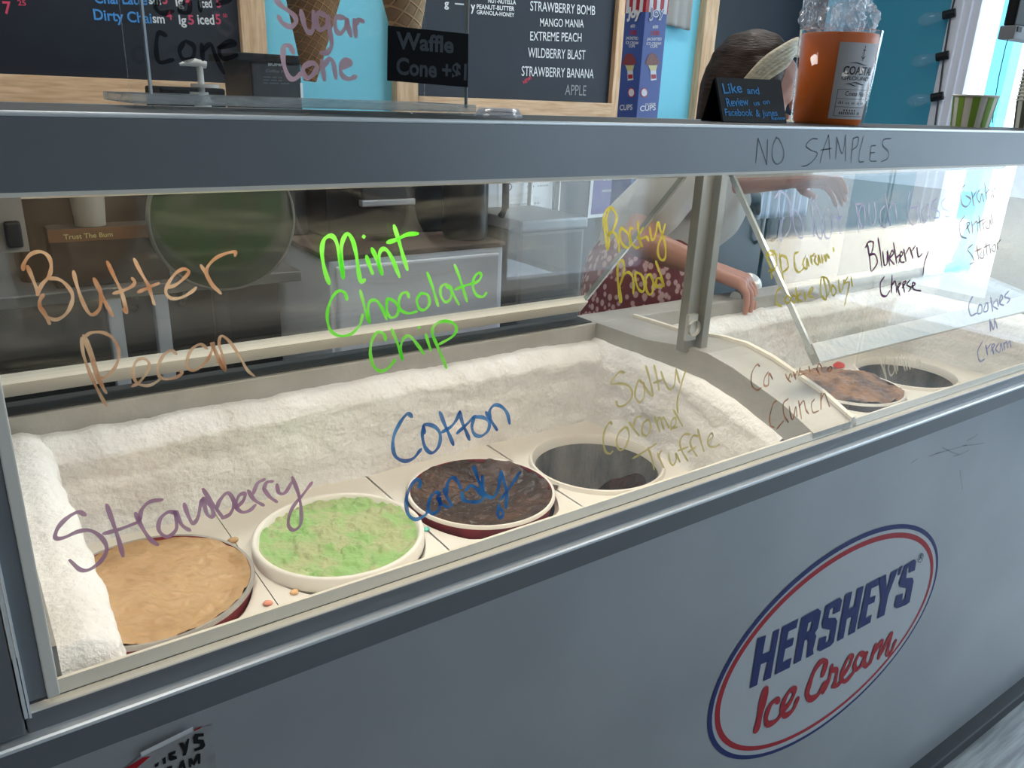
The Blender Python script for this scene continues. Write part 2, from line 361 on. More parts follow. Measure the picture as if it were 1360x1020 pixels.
# the canopy shelf
can = MB().box(X0, X1, -.002, .010, 1.2165, 1.2588).box(X0, X1, .010, .24, 1.249, 1.2605).box(X0, X1, .23, .24, 1.225, 1.249)
canopy = can.build('canopy', M['slate'], cab)
MB().box(X0, X1, -.0028, .006, 1.2588, 1.2618, .0012).build('top_highlight', M['bright'], canopy)  # pale strip painting the bevel highlight along the canopy's top edge
MB().box(X0, X1, .012, .20, 1.2605, 1.2611).build('top_mat', M['dark'], canopy)
MB().box(X0, X1, -.0025, .010, 1.2142, 1.2168).build('bottom_trim', M['cream'], canopy)
mlamp = mat('lamp_diffuser', (.9, .88, .82, 1), .5, emit=(1, .87, .685, 1), estr=LAMP)
MB().box(.03, 2.1, .014, .115, 1.226, 1.238, .003).build('lamp_tube', mlamp, canopy)
MB().box(.02, 2.11, .012, .122, 1.238, 1.249).build('lamp_housing', M['white'], canopy)
# posts and hinge rods
MB().box(.888, .912, .236, .252, .925, 1.2495, .001).box(.912, .926, .224, .252, .925, 1.2495, .001).build('middle_post', mat('post_steel', (.26, .26, .245, 1), .35, .6), cab)
MB().lathe([(0, -.006), (.010, -.005), (.012, 0), (.012, .004)], (.895, .228, .965), 20, Matrix.Rotation(math.radians(90), 3, 'X')).box(.885, .905, .230, .236, .945, .985).build('post_bracket', M['steel'], cab)
MB().box(1.86, 1.90, .02, .25, .9, 1.2495, .001).build('end_post', M['steel'], cab)
pa, pb = onY(26, 259, .262), onY(40, 334, .262)
plate = MB().hexa([(-.03, .262, pb.z), (pb.x, .262, pb.z), (pb.x, .268, pb.z), (-.03, .268, pb.z)], [(-.03, .262, 1.249), (pa.x, .262, 1.249), (pa.x, .268, 1.249), (-.03, .268, 1.249)]).build('hinge_plate', mat('dull_plate', (.17, .17, .165, 1), .5, .3), cab)
lt = onY(20, 322, .257); MB().box(lt.x-.006, lt.x+.006, .252, .262, lt.z-.004, lt.z+.018, .002).build('latch', M['black'], plate)
MB().lathe([(0, -.003), (.003, -.002), (.0035, 0)], tuple(onY(24, 281, .262)), 12, Matrix.Rotation(math.radians(90), 3, 'X')).build('screw', M['bright'], plate)
MB().tube([(.0, .262, 1.187), (1.86, .262, 1.187)], .003).build('hinge_rod', M['steel'], cab)
# deck rims
HUMP = [(.45, .917), (.33, .919), (.25, .930), (.20, .932), (.15, .924), (.06, .899), (.006, .8755)]
LOWB = [(.006, .835), (.055, .853), (.079, .860), (.137, .877), (.202, .891), (.45, .890)]
def hump(y):
    for (a, za), (b, zb) in zip(HUMP, HUMP[1:]):
        if a >= y >= b: return zb+(za-zb)*(y-b)/(a-b)
    return .917
rim = MB().box(-.11, 1.95, .45, .505, .86, .917, .002)
rim.profile(HUMP+LOWB, .90, .985)
rim.box(-.11, .018, .014, .45, .855, .9).box(1.86, 2.1, .014, .45, .855, .9)
rim.build('well_rim', M['rim'], cab)
MB().box(-.10, .895, .456, .500, .9172, .9190, .0005).build('rim_shade', M['dark'], cab)  # black strip painting the shade on the rim top under the lid rail
rb = MB()
for (a, za), (b, zb) in zip(HUMP, HUMP[1:]):
    rb.hexa([(.985, b, zb-.03), (.993, b, zb-.03), (.993, a, za-.03), (.985, a, za-.03)], [(.985, b, zb+.005), (.993, b, zb+.005), (.993, a, za+.005), (.985, a, za+.005)])
rb.build('rim_bead', M['cream'], cab)
MB().box(-.0, 1.87, .02, .45, .54, .552).box(.91, .985, .02, .45, .55, .83).box(-.0, 1.87, .016, .028, .55, .86).box(-.0, .010, .02, .45, .55, .86).box(1.862, 1.87, .02, .45, .55, .86).box(0, 1.87, .452, .46, .55, .86).box(1.7722, 1.858, .03, .446, .735, .743).box(.989, 1.115, .03, .446, .735, .743).box(0, 1.87, .028, .150, .725, .735).build('well_liner', M['white'], cab)
# frost: thick rime on the walls of both wells
fr = MB()
def frost_rear(xa, xb, base):
    def fn(u, v):
        x = xa+(xb-xa)*u; zt = .892+.006*fbm((x*5, 3, base), 1)+.003*fbm((x*30, 1, base))
        z = zt-(zt-.742)*v
        b = .006+.024*min(1, v*6)**.5*(1-.25*v)+.014*max(0, 1-abs(v-.18)/.22)*(.6+.8*fbm((x*3.3, 7, base)))
        lump = .004*fbm((x*14, z*14, base))+.0022*fbm((x*45, z*45, base+5))+.005*fbm((x*6, z*16, base+9))
        if v == 0: return (x, .456, z-.001)
        return (x, .452-b-lump+.010*v*v, z)
    fr.grid(fn, 260, 44)
def frost_side(x, sgn, thick, za, base, y0=.05, y1=.45):
    def fn(u, v):
        y = y1-(y1-y0)*u
        zt = za(y)+.003*fbm((y*12, 2, base)); z = zt-(zt-.742)*v
        b = .002+thick*min(1, v*7)**.5*(1-.2*v)
        lump = .0035*fbm((y*15, z*15, base))+.002*fbm((y*45, z*45, base+3))+.004*fbm((y*5+z*6, z*18, base+7))
        if v == 0: return (x-sgn*.004, y, z-.001)
        return (x+sgn*(b+lump), y, z)
    fr.grid(fn, 130, 44)
low = lambda y: max(.80, np.interp(y, [p[0] for p in LOWB], [p[1] for p in LOWB])+.003)
frost_rear(.012, .905, 1.)
frost_side(.902, -1, .016, low, 4.)
frost_rear(.99, 1.86, 21.)
frost_side(1.856, -1, .03, lambda y: .885, 24.)
frost_side(.988, 1, .008, lambda y: low(y)-.01, 27.)
def frost_left(u, v):     # thick rounded slab of rime at the left end
    y = .45-.437*u; top = .893-.014*u+.004*fbm((y*9, 5, 2))-.05*max(0, (u-.94)/.06)**2; w = .046+.005*fbm((y*10, 2, 8))+.004*u
    if v < .45:
        a = v/.45; x = .014+w*a; z = top-.010*a**4+.004*math.sin(a*3.14)
    else:
        a = (v-.45)/.55; x = .014+w+.006*a; z = top-.010-(top-.752)*a
    n_ = .003*fbm((x*30, y*18, z*18+2))+.0018*fbm((x*50, y*50, z*50))
    return (x+n_, y, z+n_*.6)
fr.grid(frost_left, 130, 50)
fo = fr.build('frost', M['frost'], cab, smooth=True); fo['kind'] = 'stuff'
# lids hanging from the hinge rod: left one shut against the rear rim, right one pushed in
def lid(name_label, xa, xb, ty, tz, by, bz, flip):
    d = Vector((0, by-ty, bz-tz)); L_ = d.length; d.normalize(); n = Vector((1, 0, 0)).cross(d)
    P = lambda x, s, h: Vector((x, ty, tz))+d*s+n*h
    def slab(mb, x0, x1, s0, s1, h0, h1):
        mb.hexa([P(x0, s0, h0), P(x1, s0, h0), P(x1, s1, h0), P(x0, s1, h0)], [P(x0, s0, h1), P(x1, s0, h1), P(x1, s1, h1), P(x0, s1, h1)])
    mb = MB(); slab(mb, xa, xb, .004, L_-.002, -.0025, .0025)
    lo = mb.build('lid', M['lid'], cab); lo['label'] = name_label
    r = MB(); slab(r, xa, xb, L_-.014, L_+.014, -.007, .007)
    r.build('lid_rail', M['cream'] if not flip else M['steel'], lo)
    s = MB(); slab(s, xa-.001, xa+.004, 0, L_, -.004, .004) if flip else slab(s, xb-.004, xb+.001, 0, L_, -.004, .004)
    s.build('lid_edge', mat('lid_edge', (.55, .60, .62, 1), .15, .6), lo)
    e = MB(); slab(e, xa, xb, -.008, -.001, -.004, .004); e.build('hinge_strip', M['steel'], lo)
lid('clear lid leaning shut against the rear rim', .022, .888, .272, 1.182, .476, .947, False)
lid('clear lid pushed inward over the tubs', .965, 1.81, .250, 1.180, .070, .957, True)
# front glass with the flavour names in marker
gl = MB().box(.008, .962, 0, .005, .8653, 1.2165).box(.966, 1.88, 0, .005, .8653, 1.2165).build('front_glass', M['pane'], cab)
G = lambda u, v: onY(u, v, 0.)
C = srgb
orange = ink('marker_brown', C(198, 138, 98), .75, C(238, 212, 180)); green = ink('marker_green', (.16, .95, .04, 1), .93, (.36, 1, .16, 1))
yellow = ink('marker_yellow', C(206, 196, 84), .85, C(176, 166, 60)); blue = ink('marker_blue', C(24, 96, 180), .9, C(80, 162, 230))
purple = ink('marker_purple', C(196, 146, 184), .88, C(206, 164, 198)); gold = ink('marker_olive', C(214, 200, 126), .82, C(224, 212, 150))
rust = ink('marker_rust', C(128, 58, 34), .7, C(190, 130, 90)); chalkw = ink('marker_white', C(235, 228, 210), .6)
lilac = ink('marker_lilac', C(150, 156, 206), .6, C(190, 198, 226)); plum = ink('marker_plum', C(58, 26, 66), .9, C(96, 40, 100))
brown = ink('marker_dark_brown', C(120, 78, 56), .75, C(150, 90, 60)); viol = ink('marker_violet', C(116, 128, 190), .7, C(170, 180, 220))
hw = handwriting
BP = (20, 310, 4.25)
hw('lettering', '70,185 95,245 125,320 130,345 / 45,205 50,170 85,120 140,102 185,125 203,170 200,215 185,250 150,290 125,345 / 185,252 245,258 290,290 322,340 320,390 290,450 235,485 180,470 145,425 138,385 158,345 / 150,420 175,470 195,510 / 330,215 345,280 375,370 410,440 440,458 475,425 485,370 478,310 445,255 / 445,255 475,320 515,400 550,465 / 520,160 560,245 600,330 630,445 610,425 / 555,338 610,322 655,300 675,275 660,252 / 672,145 710,220 750,290 770,350 785,400 / 695,330 745,308 810,280 / 860,305 905,290 955,250 980,215 950,200 905,225 865,280 850,330 880,365 940,360 1000,325 1020,305 / 1048,180 1085,235 1115,290 1160,338 / 1150,325 1110,290 1082,240 1085,190 1130,140 1190,112 1240,103 1240,125', BP, G, 4.6, orange, gl, label='brown marker words Butter')
hw('lettering', '385,575 410,650 440,740 470,830 515,900 / 375,590 385,680 415,770 450,850 485,920 515,970 / 395,580 430,560 490,558 545,585 580,640 585,700 560,760 510,810 485,815 / 400,590 440,700 480,830 500,880 / 660,862 700,840 745,780 755,730 720,705 680,725 665,790 690,845 750,858 800,835 825,810 / 910,680 880,660 835,690 808,750 810,800 850,822 910,810 945,785 930,775 / 1085,650 1045,625 995,655 970,715 975,760 1020,770 1080,720 1110,660 1115,615 1130,680 1160,740 1185,775 / 1105,620 1140,680 1185,770 1170,690 1150,620 1165,578 1210,610 1265,690 1310,770 1350,805', BP, G, 4.0, orange, gl, label='brown marker word Pecan')
MC = (400, 290, 4.857)
hw('lettering', '180,420 150,330 133,220 145,140 190,112 225,150 250,260 270,385 / 270,385 258,260 262,160 295,100 330,140 355,240 370,350 385,410 408,395 / 420,245 440,305 460,355 / 402,114 403,121 / 455,195 485,260 520,360 / 520,360 500,280 510,210 545,200 585,260 632,375 / 598,48 630,150 655,240 683,330 / 555,155 610,138 680,105 750,98', MC, G, 5.6, green, gl, label='bright green marker word Mint')
hw('lettering', '295,525 280,480 240,468 200,510 170,590 170,670 195,730 250,758 320,745 375,690 395,620 / 380,465 400,540 420,620 440,675 / 440,675 430,600 440,540 480,528 515,570 550,650 / 555,515 550,560 555,610 580,640 615,625 625,580 600,535 555,515 / 693,510 680,478 645,490 628,540 640,590 690,612 745,600 / 770,482 745,525 760,580 795,590 825,550 815,495 770,482 / 812,350 845,440 865,510 882,565 / 945,450 930,425 900,445 900,500 930,540 965,510 965,440 / 950,430 980,490 1015,555 / 988,300 1020,380 1045,460 1068,535 / 992,458 1050,435 1110,418 / 1110,420 1145,400 1160,370 1145,350 1115,380 1105,440 1130,495 1170,505 1192,480', MC, G, 4.0, green, gl, label='bright green marker word Chocolate')
hw('lettering', '545,785 530,745 490,735 455,790 445,870 465,950 510,985 560,965 605,910 / 582,715 610,780 635,850 652,912 / 652,912 640,840 660,775 700,760 745,810 790,872 / 802,748 820,805 835,852 / 756,702 764,703 / 845,750 880,830 910,900 935,965 / 845,750 850,700 900,665 970,670 1000,710 975,760 890,810', MC, G, 4.2, green, gl, label='bright green marker word Chip')
hw('lettering', '180,485 160,350 145,250 155,160 205,105 250,150 262,215 230,310 185,365 / 185,365 215,325 255,350 280,420 285,505 / 185,485 195,400 175,300 170,200 200,115 / 305,285 290,350 310,430 360,470 385,440 370,350 305,285 / 410,295 385,295 380,360 400,430 440,470 470,460 / 455,230 460,320 470,400 495,460 / 505,285 465,350 450,380 490,385 530,370 550,405 / 560,285 570,350 580,395 610,370 635,240 660,320 690,390 705,500 695,570 660,575 635,520 640,440 670,360 700,255 / 295,960 280,850 270,720 275,620 310,580 330,630 320,720 290,810 / 290,810 320,730 360,690 400,720 415,800 412,880 / 305,960 297,880 290,820 / 430,690 435,770 465,850 505,860 510,780 480,710 430,690 / 560,705 530,740 530,840 555,890 585,870 590,780 565,705 600,790 625,830 / 615,590 640,660 665,730 690,815 / 690,815 660,750 625,750 620,800 660,820 690,800', (780, 260, 6.8), G, 3.6, yellow, gl, label='yellow marker words Rocky Road')
CC = (500, 520, 5.1)
hw('lettering', '240,170 210,150 165,200 120,290 110,370 130,440 190,470 250,450 300,390 / 320,235 310,300 330,380 375,415 420,370 430,290 390,235 320,225 325,280 / 428,140 460,220 495,300 520,360 / 440,275 500,240 540,190 563,135 / 563,135 580,210 610,280 628,325 / 545,280 600,230 650,180 670,165 / 660,175 645,240 665,290 710,300 755,260 760,205 720,175 660,170 / 740,140 770,190 815,260 / 770,190 765,130 800,90 850,105 885,150 900,215', CC, G, 4.8, blue, gl, label='blue marker word Cotton')
hw('lettering', '290,650 295,610 270,595 225,650 200,740 215,830 265,865 330,835 345,800 / 430,700 405,680 365,720 350,780 375,825 420,800 430,720 / 410,710 440,760 485,785 / 455,660 475,710 510,775 / 475,690 480,620 515,580 550,610 570,655 / 575,680 590,745 / 655,505 680,570 710,660 720,720 690,745 630,745 590,735 / 600,670 640,635 680,660 710,700 / 715,570 720,650 740,700 790,715 825,650 840,540 / 840,540 860,600 880,690 875,790 / 970,545 920,620 870,690 840,730 / 825,765 820,830 840,855 855,820 835,790', CC, G, 4.6, blue, gl, label='blue marker word Candy')
hw('lettering', '195,235 160,220 105,250 60,300 50,345 90,345 160,315 220,310 275,345 300,400 270,460 215,500 170,500 120,455 / 300,185 330,270 360,360 380,435 / 285,325 360,305 450,270 / 440,225 470,290 510,350 548,380 / 460,265 470,210 510,170 570,160 / 640,225 600,220 560,255 555,310 595,340 640,300 635,215 665,280 705,310 / 678,180 695,230 720,275 745,245 765,160 790,230 818,242 812,200 770,150 / 770,108 810,170 865,245 / 865,250 905,225 920,170 890,125 850,165 840,200 / 930,200 965,165 975,130 945,140 930,190 960,220 1000,210 1025,185 / 990,115 1020,160 1065,187 / 1015,130 1035,80 1070,60 / 1065,105 1095,145 1130,170 / 1065,110 1080,75 1110,70 / 1130,85 1140,125 1170,125 1205,70 / 1205,50 1235,130 1248,210 1245,280 1210,308 1185,275 1205,200 1260,130 1300,75', (60, 620, 3.6757), G, 5.0, purple, gl, label='purple marker word Strawberry')
hw('lettering', '295,150 255,145 205,200 190,240 250,235 320,250 355,300 345,360 290,410 245,415 228,375 / 435,230 410,210 385,270 380,340 415,385 450,340 450,250 440,230 480,300 515,335 / 465,95 490,180 510,260 522,330 / 530,90 550,170 570,290 / 525,230 580,215 600,200 / 585,140 610,210 650,280 690,250 705,120 / 705,120 735,230 / 785,120 750,230 715,370 720,470 / 195,560 175,545 140,600 125,680 140,770 175,795 200,775 / 300,580 250,630 230,700 255,765 300,740 330,660 320,600 300,580 / 330,545 370,600 410,650 / 365,580 385,510 430,495 / 480,520 440,560 435,630 470,650 500,600 495,540 470,520 / 535,500 555,560 575,620 / 550,550 575,505 595,560 607,600 / 590,530 605,505 635,560 650,590 / 680,440 720,510 755,575 / 660,605 700,560 700,510 670,530 665,590 715,580 / 360,830 430,790 545,715 / 480,745 510,830 530,920 / 555,790 580,850 605,905 / 560,820 580,780 590,770 / 645,790 655,860 680,885 705,840 700,790 735,860 / 815,640 770,640 735,690 745,760 795,850 / 720,770 800,740 / 880,655 840,650 815,700 835,760 870,815 / 800,780 865,735 / 875,600 900,690 925,775 / 950,700 995,660 985,630 955,680 965,730 1010,740 1048,720', (780, 470, 6.), G, 3.0, gold, gl, label='olive marker words Salty Caramel Truffle')
hw('lettering', '150,190 130,180 95,240 95,320 130,355 160,340 / 210,230 185,270 180,320 210,320 215,240 240,280 / 330,245 345,280 365,300 / 350,290 360,245 375,265 / 385,230 400,280 / 395,260 410,225 420,255 / 430,200 425,250 460,240 / 490,190 500,230 / 540,205 570,250 / 548,210 560,170 580,200 580,235 / 640,190 620,215 640,225 650,200 640,190 | 270,430 245,450 220,540 225,600 250,615 / 350,415 315,450 320,530 350,580 / 270,625 290,600 315,570 / 355,470 370,550 385,550 400,470 410,540 / 420,430 440,555 / 425,470 455,430 470,490 490,520 / 530,420 510,450 520,510 560,500 / 575,375 575,490 / 575,430 600,380 635,470', (980, 450, 5.23), G, 2.2, rust, gl, label='faded rust marker word:Cappuccino+Crunch')
hw('lettering', '975,115 1005,200 1030,280 1015,190 1028,120 / 1060,150 1045,200 1060,255 1085,220 1080,150 1100,240 / 1095,130 1110,220 / 1105,160 1125,110 1160,220 / 1160,130 1175,215 / 1170,110 1195,210 / 1200,115 1220,200 / 1260,150 1235,150 1235,185 1258,180 1262,150 1275,190', (980, 450, 5.23), G, 2.4, chalkw, gl, label='white marker word Vanilla')
DN = (1000, 240, 4.857)
hw('lettering', '165,90 170,200 185,390 / 205,235 180,270 165,350 180,395 / 140,110 180,70 230,120 245,220 235,310 205,360 / 265,185 258,260 280,340 315,370 320,290 295,220 265,185 / 375,105 385,230 392,360 / 400,130 430,220 445,290 440,375 410,340 395,250 / 480,180 455,250 460,350 490,370 512,300 500,210 480,180 / 545,150 555,250 563,345 / 525,225 550,245 570,230 / 660,150 675,240 680,335 / 655,150 700,148 / 700,150 680,220 700,300 720,270 715,180 700,150 / 745,150 750,240 770,290 790,230 780,140 / 850,160 820,200 825,280 855,300 865,250 / 850,90 870,200 885,290 / 880,180 905,140 920,200 925,280 / 1010,70 995,150 1000,240 1030,285 1060,240 1050,165 1020,180 1060,165 / 1065,130 1070,200 1080,270 / 1110,170 1090,210 1100,270 1125,230 1125,150 1145,260 / 1190,110 1155,140 1155,180 1195,200 1195,235 1165,240 / 1240,110 1215,140 1225,180 1265,200 1265,230 1235,230', DN, G, 2.6, lilac, gl, label='lilac marker words Do Not Touch Glass')
hw('lettering', '120,630 115,560 90,500 95,460 130,455 150,500 140,570 100,580 / 95,470 110,480 130,475 / 170,470 180,560 195,630 / 180,480 215,500 225,560 190,590 / 290,460 265,480 270,560 295,590 325,565 / 330,500 320,540 345,570 345,500 360,550 / 370,480 380,540 / 375,490 395,470 / 405,480 395,520 420,540 420,480 435,530 / 440,480 450,530 / 455,480 470,520 470,475 490,500 / 515,430 520,455', DN, G, 3.2, yellow, gl, label='yellow marker words Pop Caramel')
hw('lettering', '180,690 150,720 150,790 185,810 / 220,740 200,770 225,790 240,760 220,740 / 258,735 245,765 262,785 275,755 258,735 / 275,690 290,790 / 310,720 285,755 315,780 / 330,720 340,770 / 355,740 385,700 375,690 355,740 385,750 / 450,620 470,700 470,765 440,740 435,660 445,620 480,640 495,710 470,750 / 510,670 505,715 520,740 535,705 510,670 / 550,640 560,720 580,680 585,640 / 610,620 590,660 620,660 600,750 590,800 / 630,620 640,680', DN, G, 2.8, yellow, gl, label='yellow marker words Cookie Dough')
hw('lettering', '735,400 750,490 760,580 / 725,430 745,395 775,400 765,460 750,480 785,475 800,530 765,585 / 805,370 820,460 830,555 / 835,460 845,540 865,530 865,450 880,545 / 880,500 905,470 895,450 880,500 910,540 / 905,400 925,530 / 920,500 945,480 940,530 / 945,500 965,470 950,460 950,520 975,525 / 970,440 985,520 / 985,470 1005,430 / 1010,430 1030,500 / 1025,450 1045,420 / 1055,430 1065,490 1090,470 / 1130,455 1105,530 1095,605 / 845,620 820,660 825,730 855,745 880,710 / 895,610 890,720 / 890,680 915,650 925,720 / 930,700 950,660 930,680 945,740 / 960,690 985,650 965,660 975,720 / 1010,640 990,670 1015,690 1000,715 / 1015,690 1045,665 1025,660 1035,700 1080,710', DN, G, 2.8, plum, gl, label='dark purple marker words Blueberry Cheese')
GC = (1240, 220, 3.775)
hw('lettering', '155,95 135,130 140,190 165,205 185,170 160,150 / 190,130 200,200 / 195,160 215,125 / 230,120 215,150 230,185 240,140 250,180 / 255,90 265,170 / 262,140 280,120 290,165 / 290,120 300,160 / 292,135 305,115 318,150 / 322,110 326,150 | 155,250 130,290 135,350 165,365 / 160,320 180,290 165,290 180,340 / 190,280 195,340 / 195,300 215,280 220,330 / 225,250 235,330 / 215,290 250,270 / 245,280 250,320 / 250,290 262,275 / 270,280 260,310 280,310 280,270 290,300 / 285,240 295,290 | 195,395 170,420 190,450 200,480 180,495 / 215,400 225,470 / 205,430 240,415 / 240,430 230,460 250,460 250,420 / 260,385 268,450 / 250,410 280,395 / 280,400 285,440 / 300,395 290,420 305,430 310,400 300,395 / 315,380 320,420 / 320,390 335,370', GC, G, 2.0, brown, gl, label='brown marker word:Graham+Central+Station')
hw('lettering', '195,655 175,700 185,750 215,740 / 225,700 220,740 240,735 240,700 225,700 / 260,690 250,730 270,725 270,690 260,690 / 285,660 295,730 / 315,670 295,700 320,720 / 318,672 324,705 / 330,690 345,660 335,650 330,690 350,700 / 375,630 355,655 380,670 365,690 | 280,770 285,830 / 283,780 300,820 305,765 / 308,780 318,815 | 245,880 220,930 230,980 255,970 / 260,900 270,950 / 265,920 285,895 / 285,930 305,900 290,900 300,945 / 325,890 310,920 330,935 335,890 345,930 / 350,890 355,925 / 352,895 365,885 370,915 / 372,893 380,880 385,910', GC, G, 2.2, viol, gl, label='violet marker word:Cookies+N+Cream')
hw('lettering', '88,300 108,90 / 108,90 145,200 182,315 / 182,315 190,100 / 270,75 235,150 230,250 265,310 315,280 328,200 290,100 265,85 | 620,95 570,95 520,150 560,190 615,215 590,270 530,320 480,330 / 640,300 670,180 715,60 / 715,60 725,265 / 645,190 740,175 / 775,270 785,80 / 785,80 830,220 860,60 / 860,60 860,285 / 905,300 925,90 / 925,90 970,80 960,150 915,190 / 1015,70 985,180 975,285 1015,290 / 1120,150 1080,160 1075,220 1070,280 1125,285 / 1075,215 1110,210 / 1250,90 1190,100 1180,150 1225,200 1220,260 1165,290', (990, 170, 6.476), lambda u, v: onY(u, v, -.002), 1.6, ink('pen_grey', C(74, 82, 92), .6, C(104, 112, 122)), canopy, label='grey pen word:NO+SAMPLES')
# the oval emblem on the front panel
PF = lambda u, v: onY(u, v, -.0005)
navy = mat('logo_navy', C(22, 36, 98), .45, spec=.3); red = mat('logo_red', C(164, 22, 36), .45, spec=.3)
lw = mat('logo_white', (.46, .475, .49, 1), .35, .1)
cx, cz, ea, eb = 1.0559, .4899, .2996, .1855
def ell(mb, a0, b0, a1, b1, y, dx=0, dz=0, n=120):
    o_ = [mb.b.verts.new((cx+a0*math.cos(t), y, cz+b0*math.sin(t))) for t in [2*math.pi*i/n for i in range(n)]]
    if not a1: mb.b.faces.new(o_); return
    i_ = [mb.b.verts.new((cx+dx+a1*math.cos(t), y, cz+dz+b1*math.sin(t))) for t in [2*math.pi*i/n for i in range(n)]]
    for k in range(n): mb.b.faces.new((o_[k], o_[(k+1) % n], i_[(k+1) % n], i_[k]))
mb = MB(); ell(mb, ea, eb, 0, 0, -.0003); emblem = mb.build('emblem', lw, cab); emblem['label'] = 'white oval ice cream emblem on the front panel'
mb = MB(); ell(mb, ea, eb, ea-.0075, eb-.0075, -.0006, .002, -.0015); mb.build('outer_ring', navy, emblem)
mb = MB(); ell(mb, ea-.015, eb-.015, ea-.0245, eb-.0235, -.0006, .0012, -.0014); mb.build('inner_ring', red, emblem)
hz = MB(); hc = (980, 720, 3.777)
for s in '98,482 140,464 122,560 160,545 178,447 207,432 163,680 126,696 148,597 113,612 95,715 58,733 / 222,425 302,383 292,428 253,447 243,493 280,476 272,517 236,535 224,600 268,578 258,628 184,664 / 440,318 510,276 521,290 510,345 475,362 481,325 460,338 452,380 488,378 497,395 480,500 462,520 410,547 397,540 408,482 443,468 438,502 455,493 464,440 425,432 420,410 / 538,262 572,245 555,335 582,320 598,232 630,218 585,450 552,467 572,370 545,385 528,480 496,497 / 645,210 712,175 703,215 668,232 660,280 690,265 683,300 652,315 640,380 670,362 663,402 598,438 / 706,180 742,160 745,240 768,150 803,130 752,270 733,365 697,383 716,288 / 810,125 826,115 812,160 800,168 / 835,115 885,86 893,95 886,140 855,155 860,125 848,132 842,180 875,178 880,195 860,300 840,315 795,332 783,322 793,268 826,255 822,290 836,282 846,232 812,225 806,205'.split('/'):
    hz.face([PF(hc[0]+float(q.split(',')[0])/hc[2], hc[1]+float(q.split(',')[1])/hc[2])+Vector((0, -.0008, 0)) for q in s.split()])
q = lambda t: [PF(hc[0]+float(a.split(',')[0])/hc[2], hc[1]+float(a.split(',')[1])/hc[2])+Vector((0, -.0008, 0)) for a in t.split()]
o_ = q('318,378 400,332 416,345 408,390 400,430 385,455 392,470 375,540 378,560 343,580 352,500 345,487 333,492 315,592 278,612 300,480'); i_ = q('352,405 372,393 368,412 362,440 343,450 347,430')
rv = [hz.b.verts.new(p) for p in o_]; iv = [hz.b.verts.new(p) for p in i_]
es = [hz.b.edges.new((a[k], a[(k+1) % len(a)])) for a in (rv, iv) for k in range(len(a))]
bmesh.ops.triangle_fill(hz.b, use_beauty=True, edges=es)
hz.build('lettering', navy, emblem)['label'] = 'navy block letters HERSHEYS'
def script(txt, wpx, mb):
    for i, s in enumerate(parse(txt)): ribbon(mb, [PF(hc[0]+u/hc[2], hc[1]+v/hc[2]) for u, v in s], wpx*1.15, Vector((0, -1, 0)), .9, .0008+.00002*i)
mb = MB()
script('136,742 115,840 93,938', .0073, mb)
script('202,800 190,790 160,820 140,880 150,912 190,895 225,850', .0046, mb)
script('222,850 262,800 284,745 264,740 232,790 220,845 238,868 275,840 298,785', .0046, mb)
script('425,665 440,605 418,598 385,640 358,710 347,765 365,785 400,765 435,705', .0052, mb)
script('427,752 455,690 470,620 / 470,640 495,645 486,700 478,722 500,715 522,690', .0042, mb)
script('522,675 555,625 572,578 554,578 525,640 520,690 545,692 588,640', .0042, mb)
script('635,565 610,560 585,610 592,640 620,612 648,550 632,600 645,622 668,590', .0042, mb)
script('663,605 690,515 / 678,560 722,495 705,580 / 716,560 770,455 748,550 765,552 790,495', .0042, mb)
mb.build('lettering', red, emblem)['label'] = 'red script letters Ice Cream'
mb = MB(); ribbon(mb, [PF(1222+3.6*math.cos(a)*1.0, 740.6+5.6*math.sin(a)-2*math.cos(a)) for a in [6.2832*i/16 for i in range(17)]], .0007, Vector((0, -1, 0)), 1, .0008)
text_on(mb, 'R', (1220.3, 743.8), (1223.8, 742), 5.5, PF, lift=.0008); mb.build('lettering', navy, emblem)['label'] = 'small registered mark'
# torn sticker low on the left
st = MB(); stm = mat('torn_sticker_silver', (.42, .42, .42, 1), .4, .3, col2=(.30, .30, .30, 1), nscale=40)
st.face([PF(*p)+Vector((0, -.0005, 0)) for p in ((163, 1022), (186, 1004), (225, 984), (252, 970), (283, 962), (282, 978), (286, 1000), (287, 1022))])
stk = st.build('torn_sticker', stm, cab); stk['label'] = 'torn silver sticker at lower left of the front panel'
mb = MB()
for a in ('1005,200 1105,190 1108,225 1045,235 1040,260 1105,265 1125,330 1095,370 1000,400 1000,365 1070,340 1065,310 990,310 985,240', '825,305 870,295 890,330 920,260 945,250 925,370 905,440 865,450 875,400', '710,420 790,385 785,420 745,440 800,450 805,480 735,505 710,490', '640,480 675,455 680,530 650,545', '555,545 600,515 595,560 555,580', '820,600 850,505 880,490 910,600 880,600 865,570 850,600', '935,480 970,470 990,510 1030,425 1070,420 1068,535 1040,540 1035,490 1000,560 970,540 965,575 940,580', '690,575 750,555 750,600 690,610'):
    mb.face([PF(140+float(k.split(',')[0])/8.5, 950+float(k.split(',')[1])/8.5)+Vector((0, -.0012, 0)) for k in a.split()])
mb.build('lettering', M['black'], stk)
MB().face([PF(*p)+Vector((0, -.0010, 0)) for p in ((163, 1021), (190, 1005), (200, 1003), (178, 1022))]).build('red_border', red, stk)
MB().face([PF(*p)+Vector((0, -.0010, 0)) for p in ((256, 969), (268, 963), (266, 966), (258, 970))]).build('red_border', red, stk)
mb = MB(); mb.grid(lambda u, v: PF(186+(255-186)*u, 1003-(1003-969)*u)+Vector((0, -.0012-.004*math.sin(v*2.2), .004*(1-math.cos(v*2.2))-.006*v*0)), 12, 6)
mb.build('curled_edge', mat('sticker_back', (.62, .62, .62, 1), .5), stk, smooth=True)
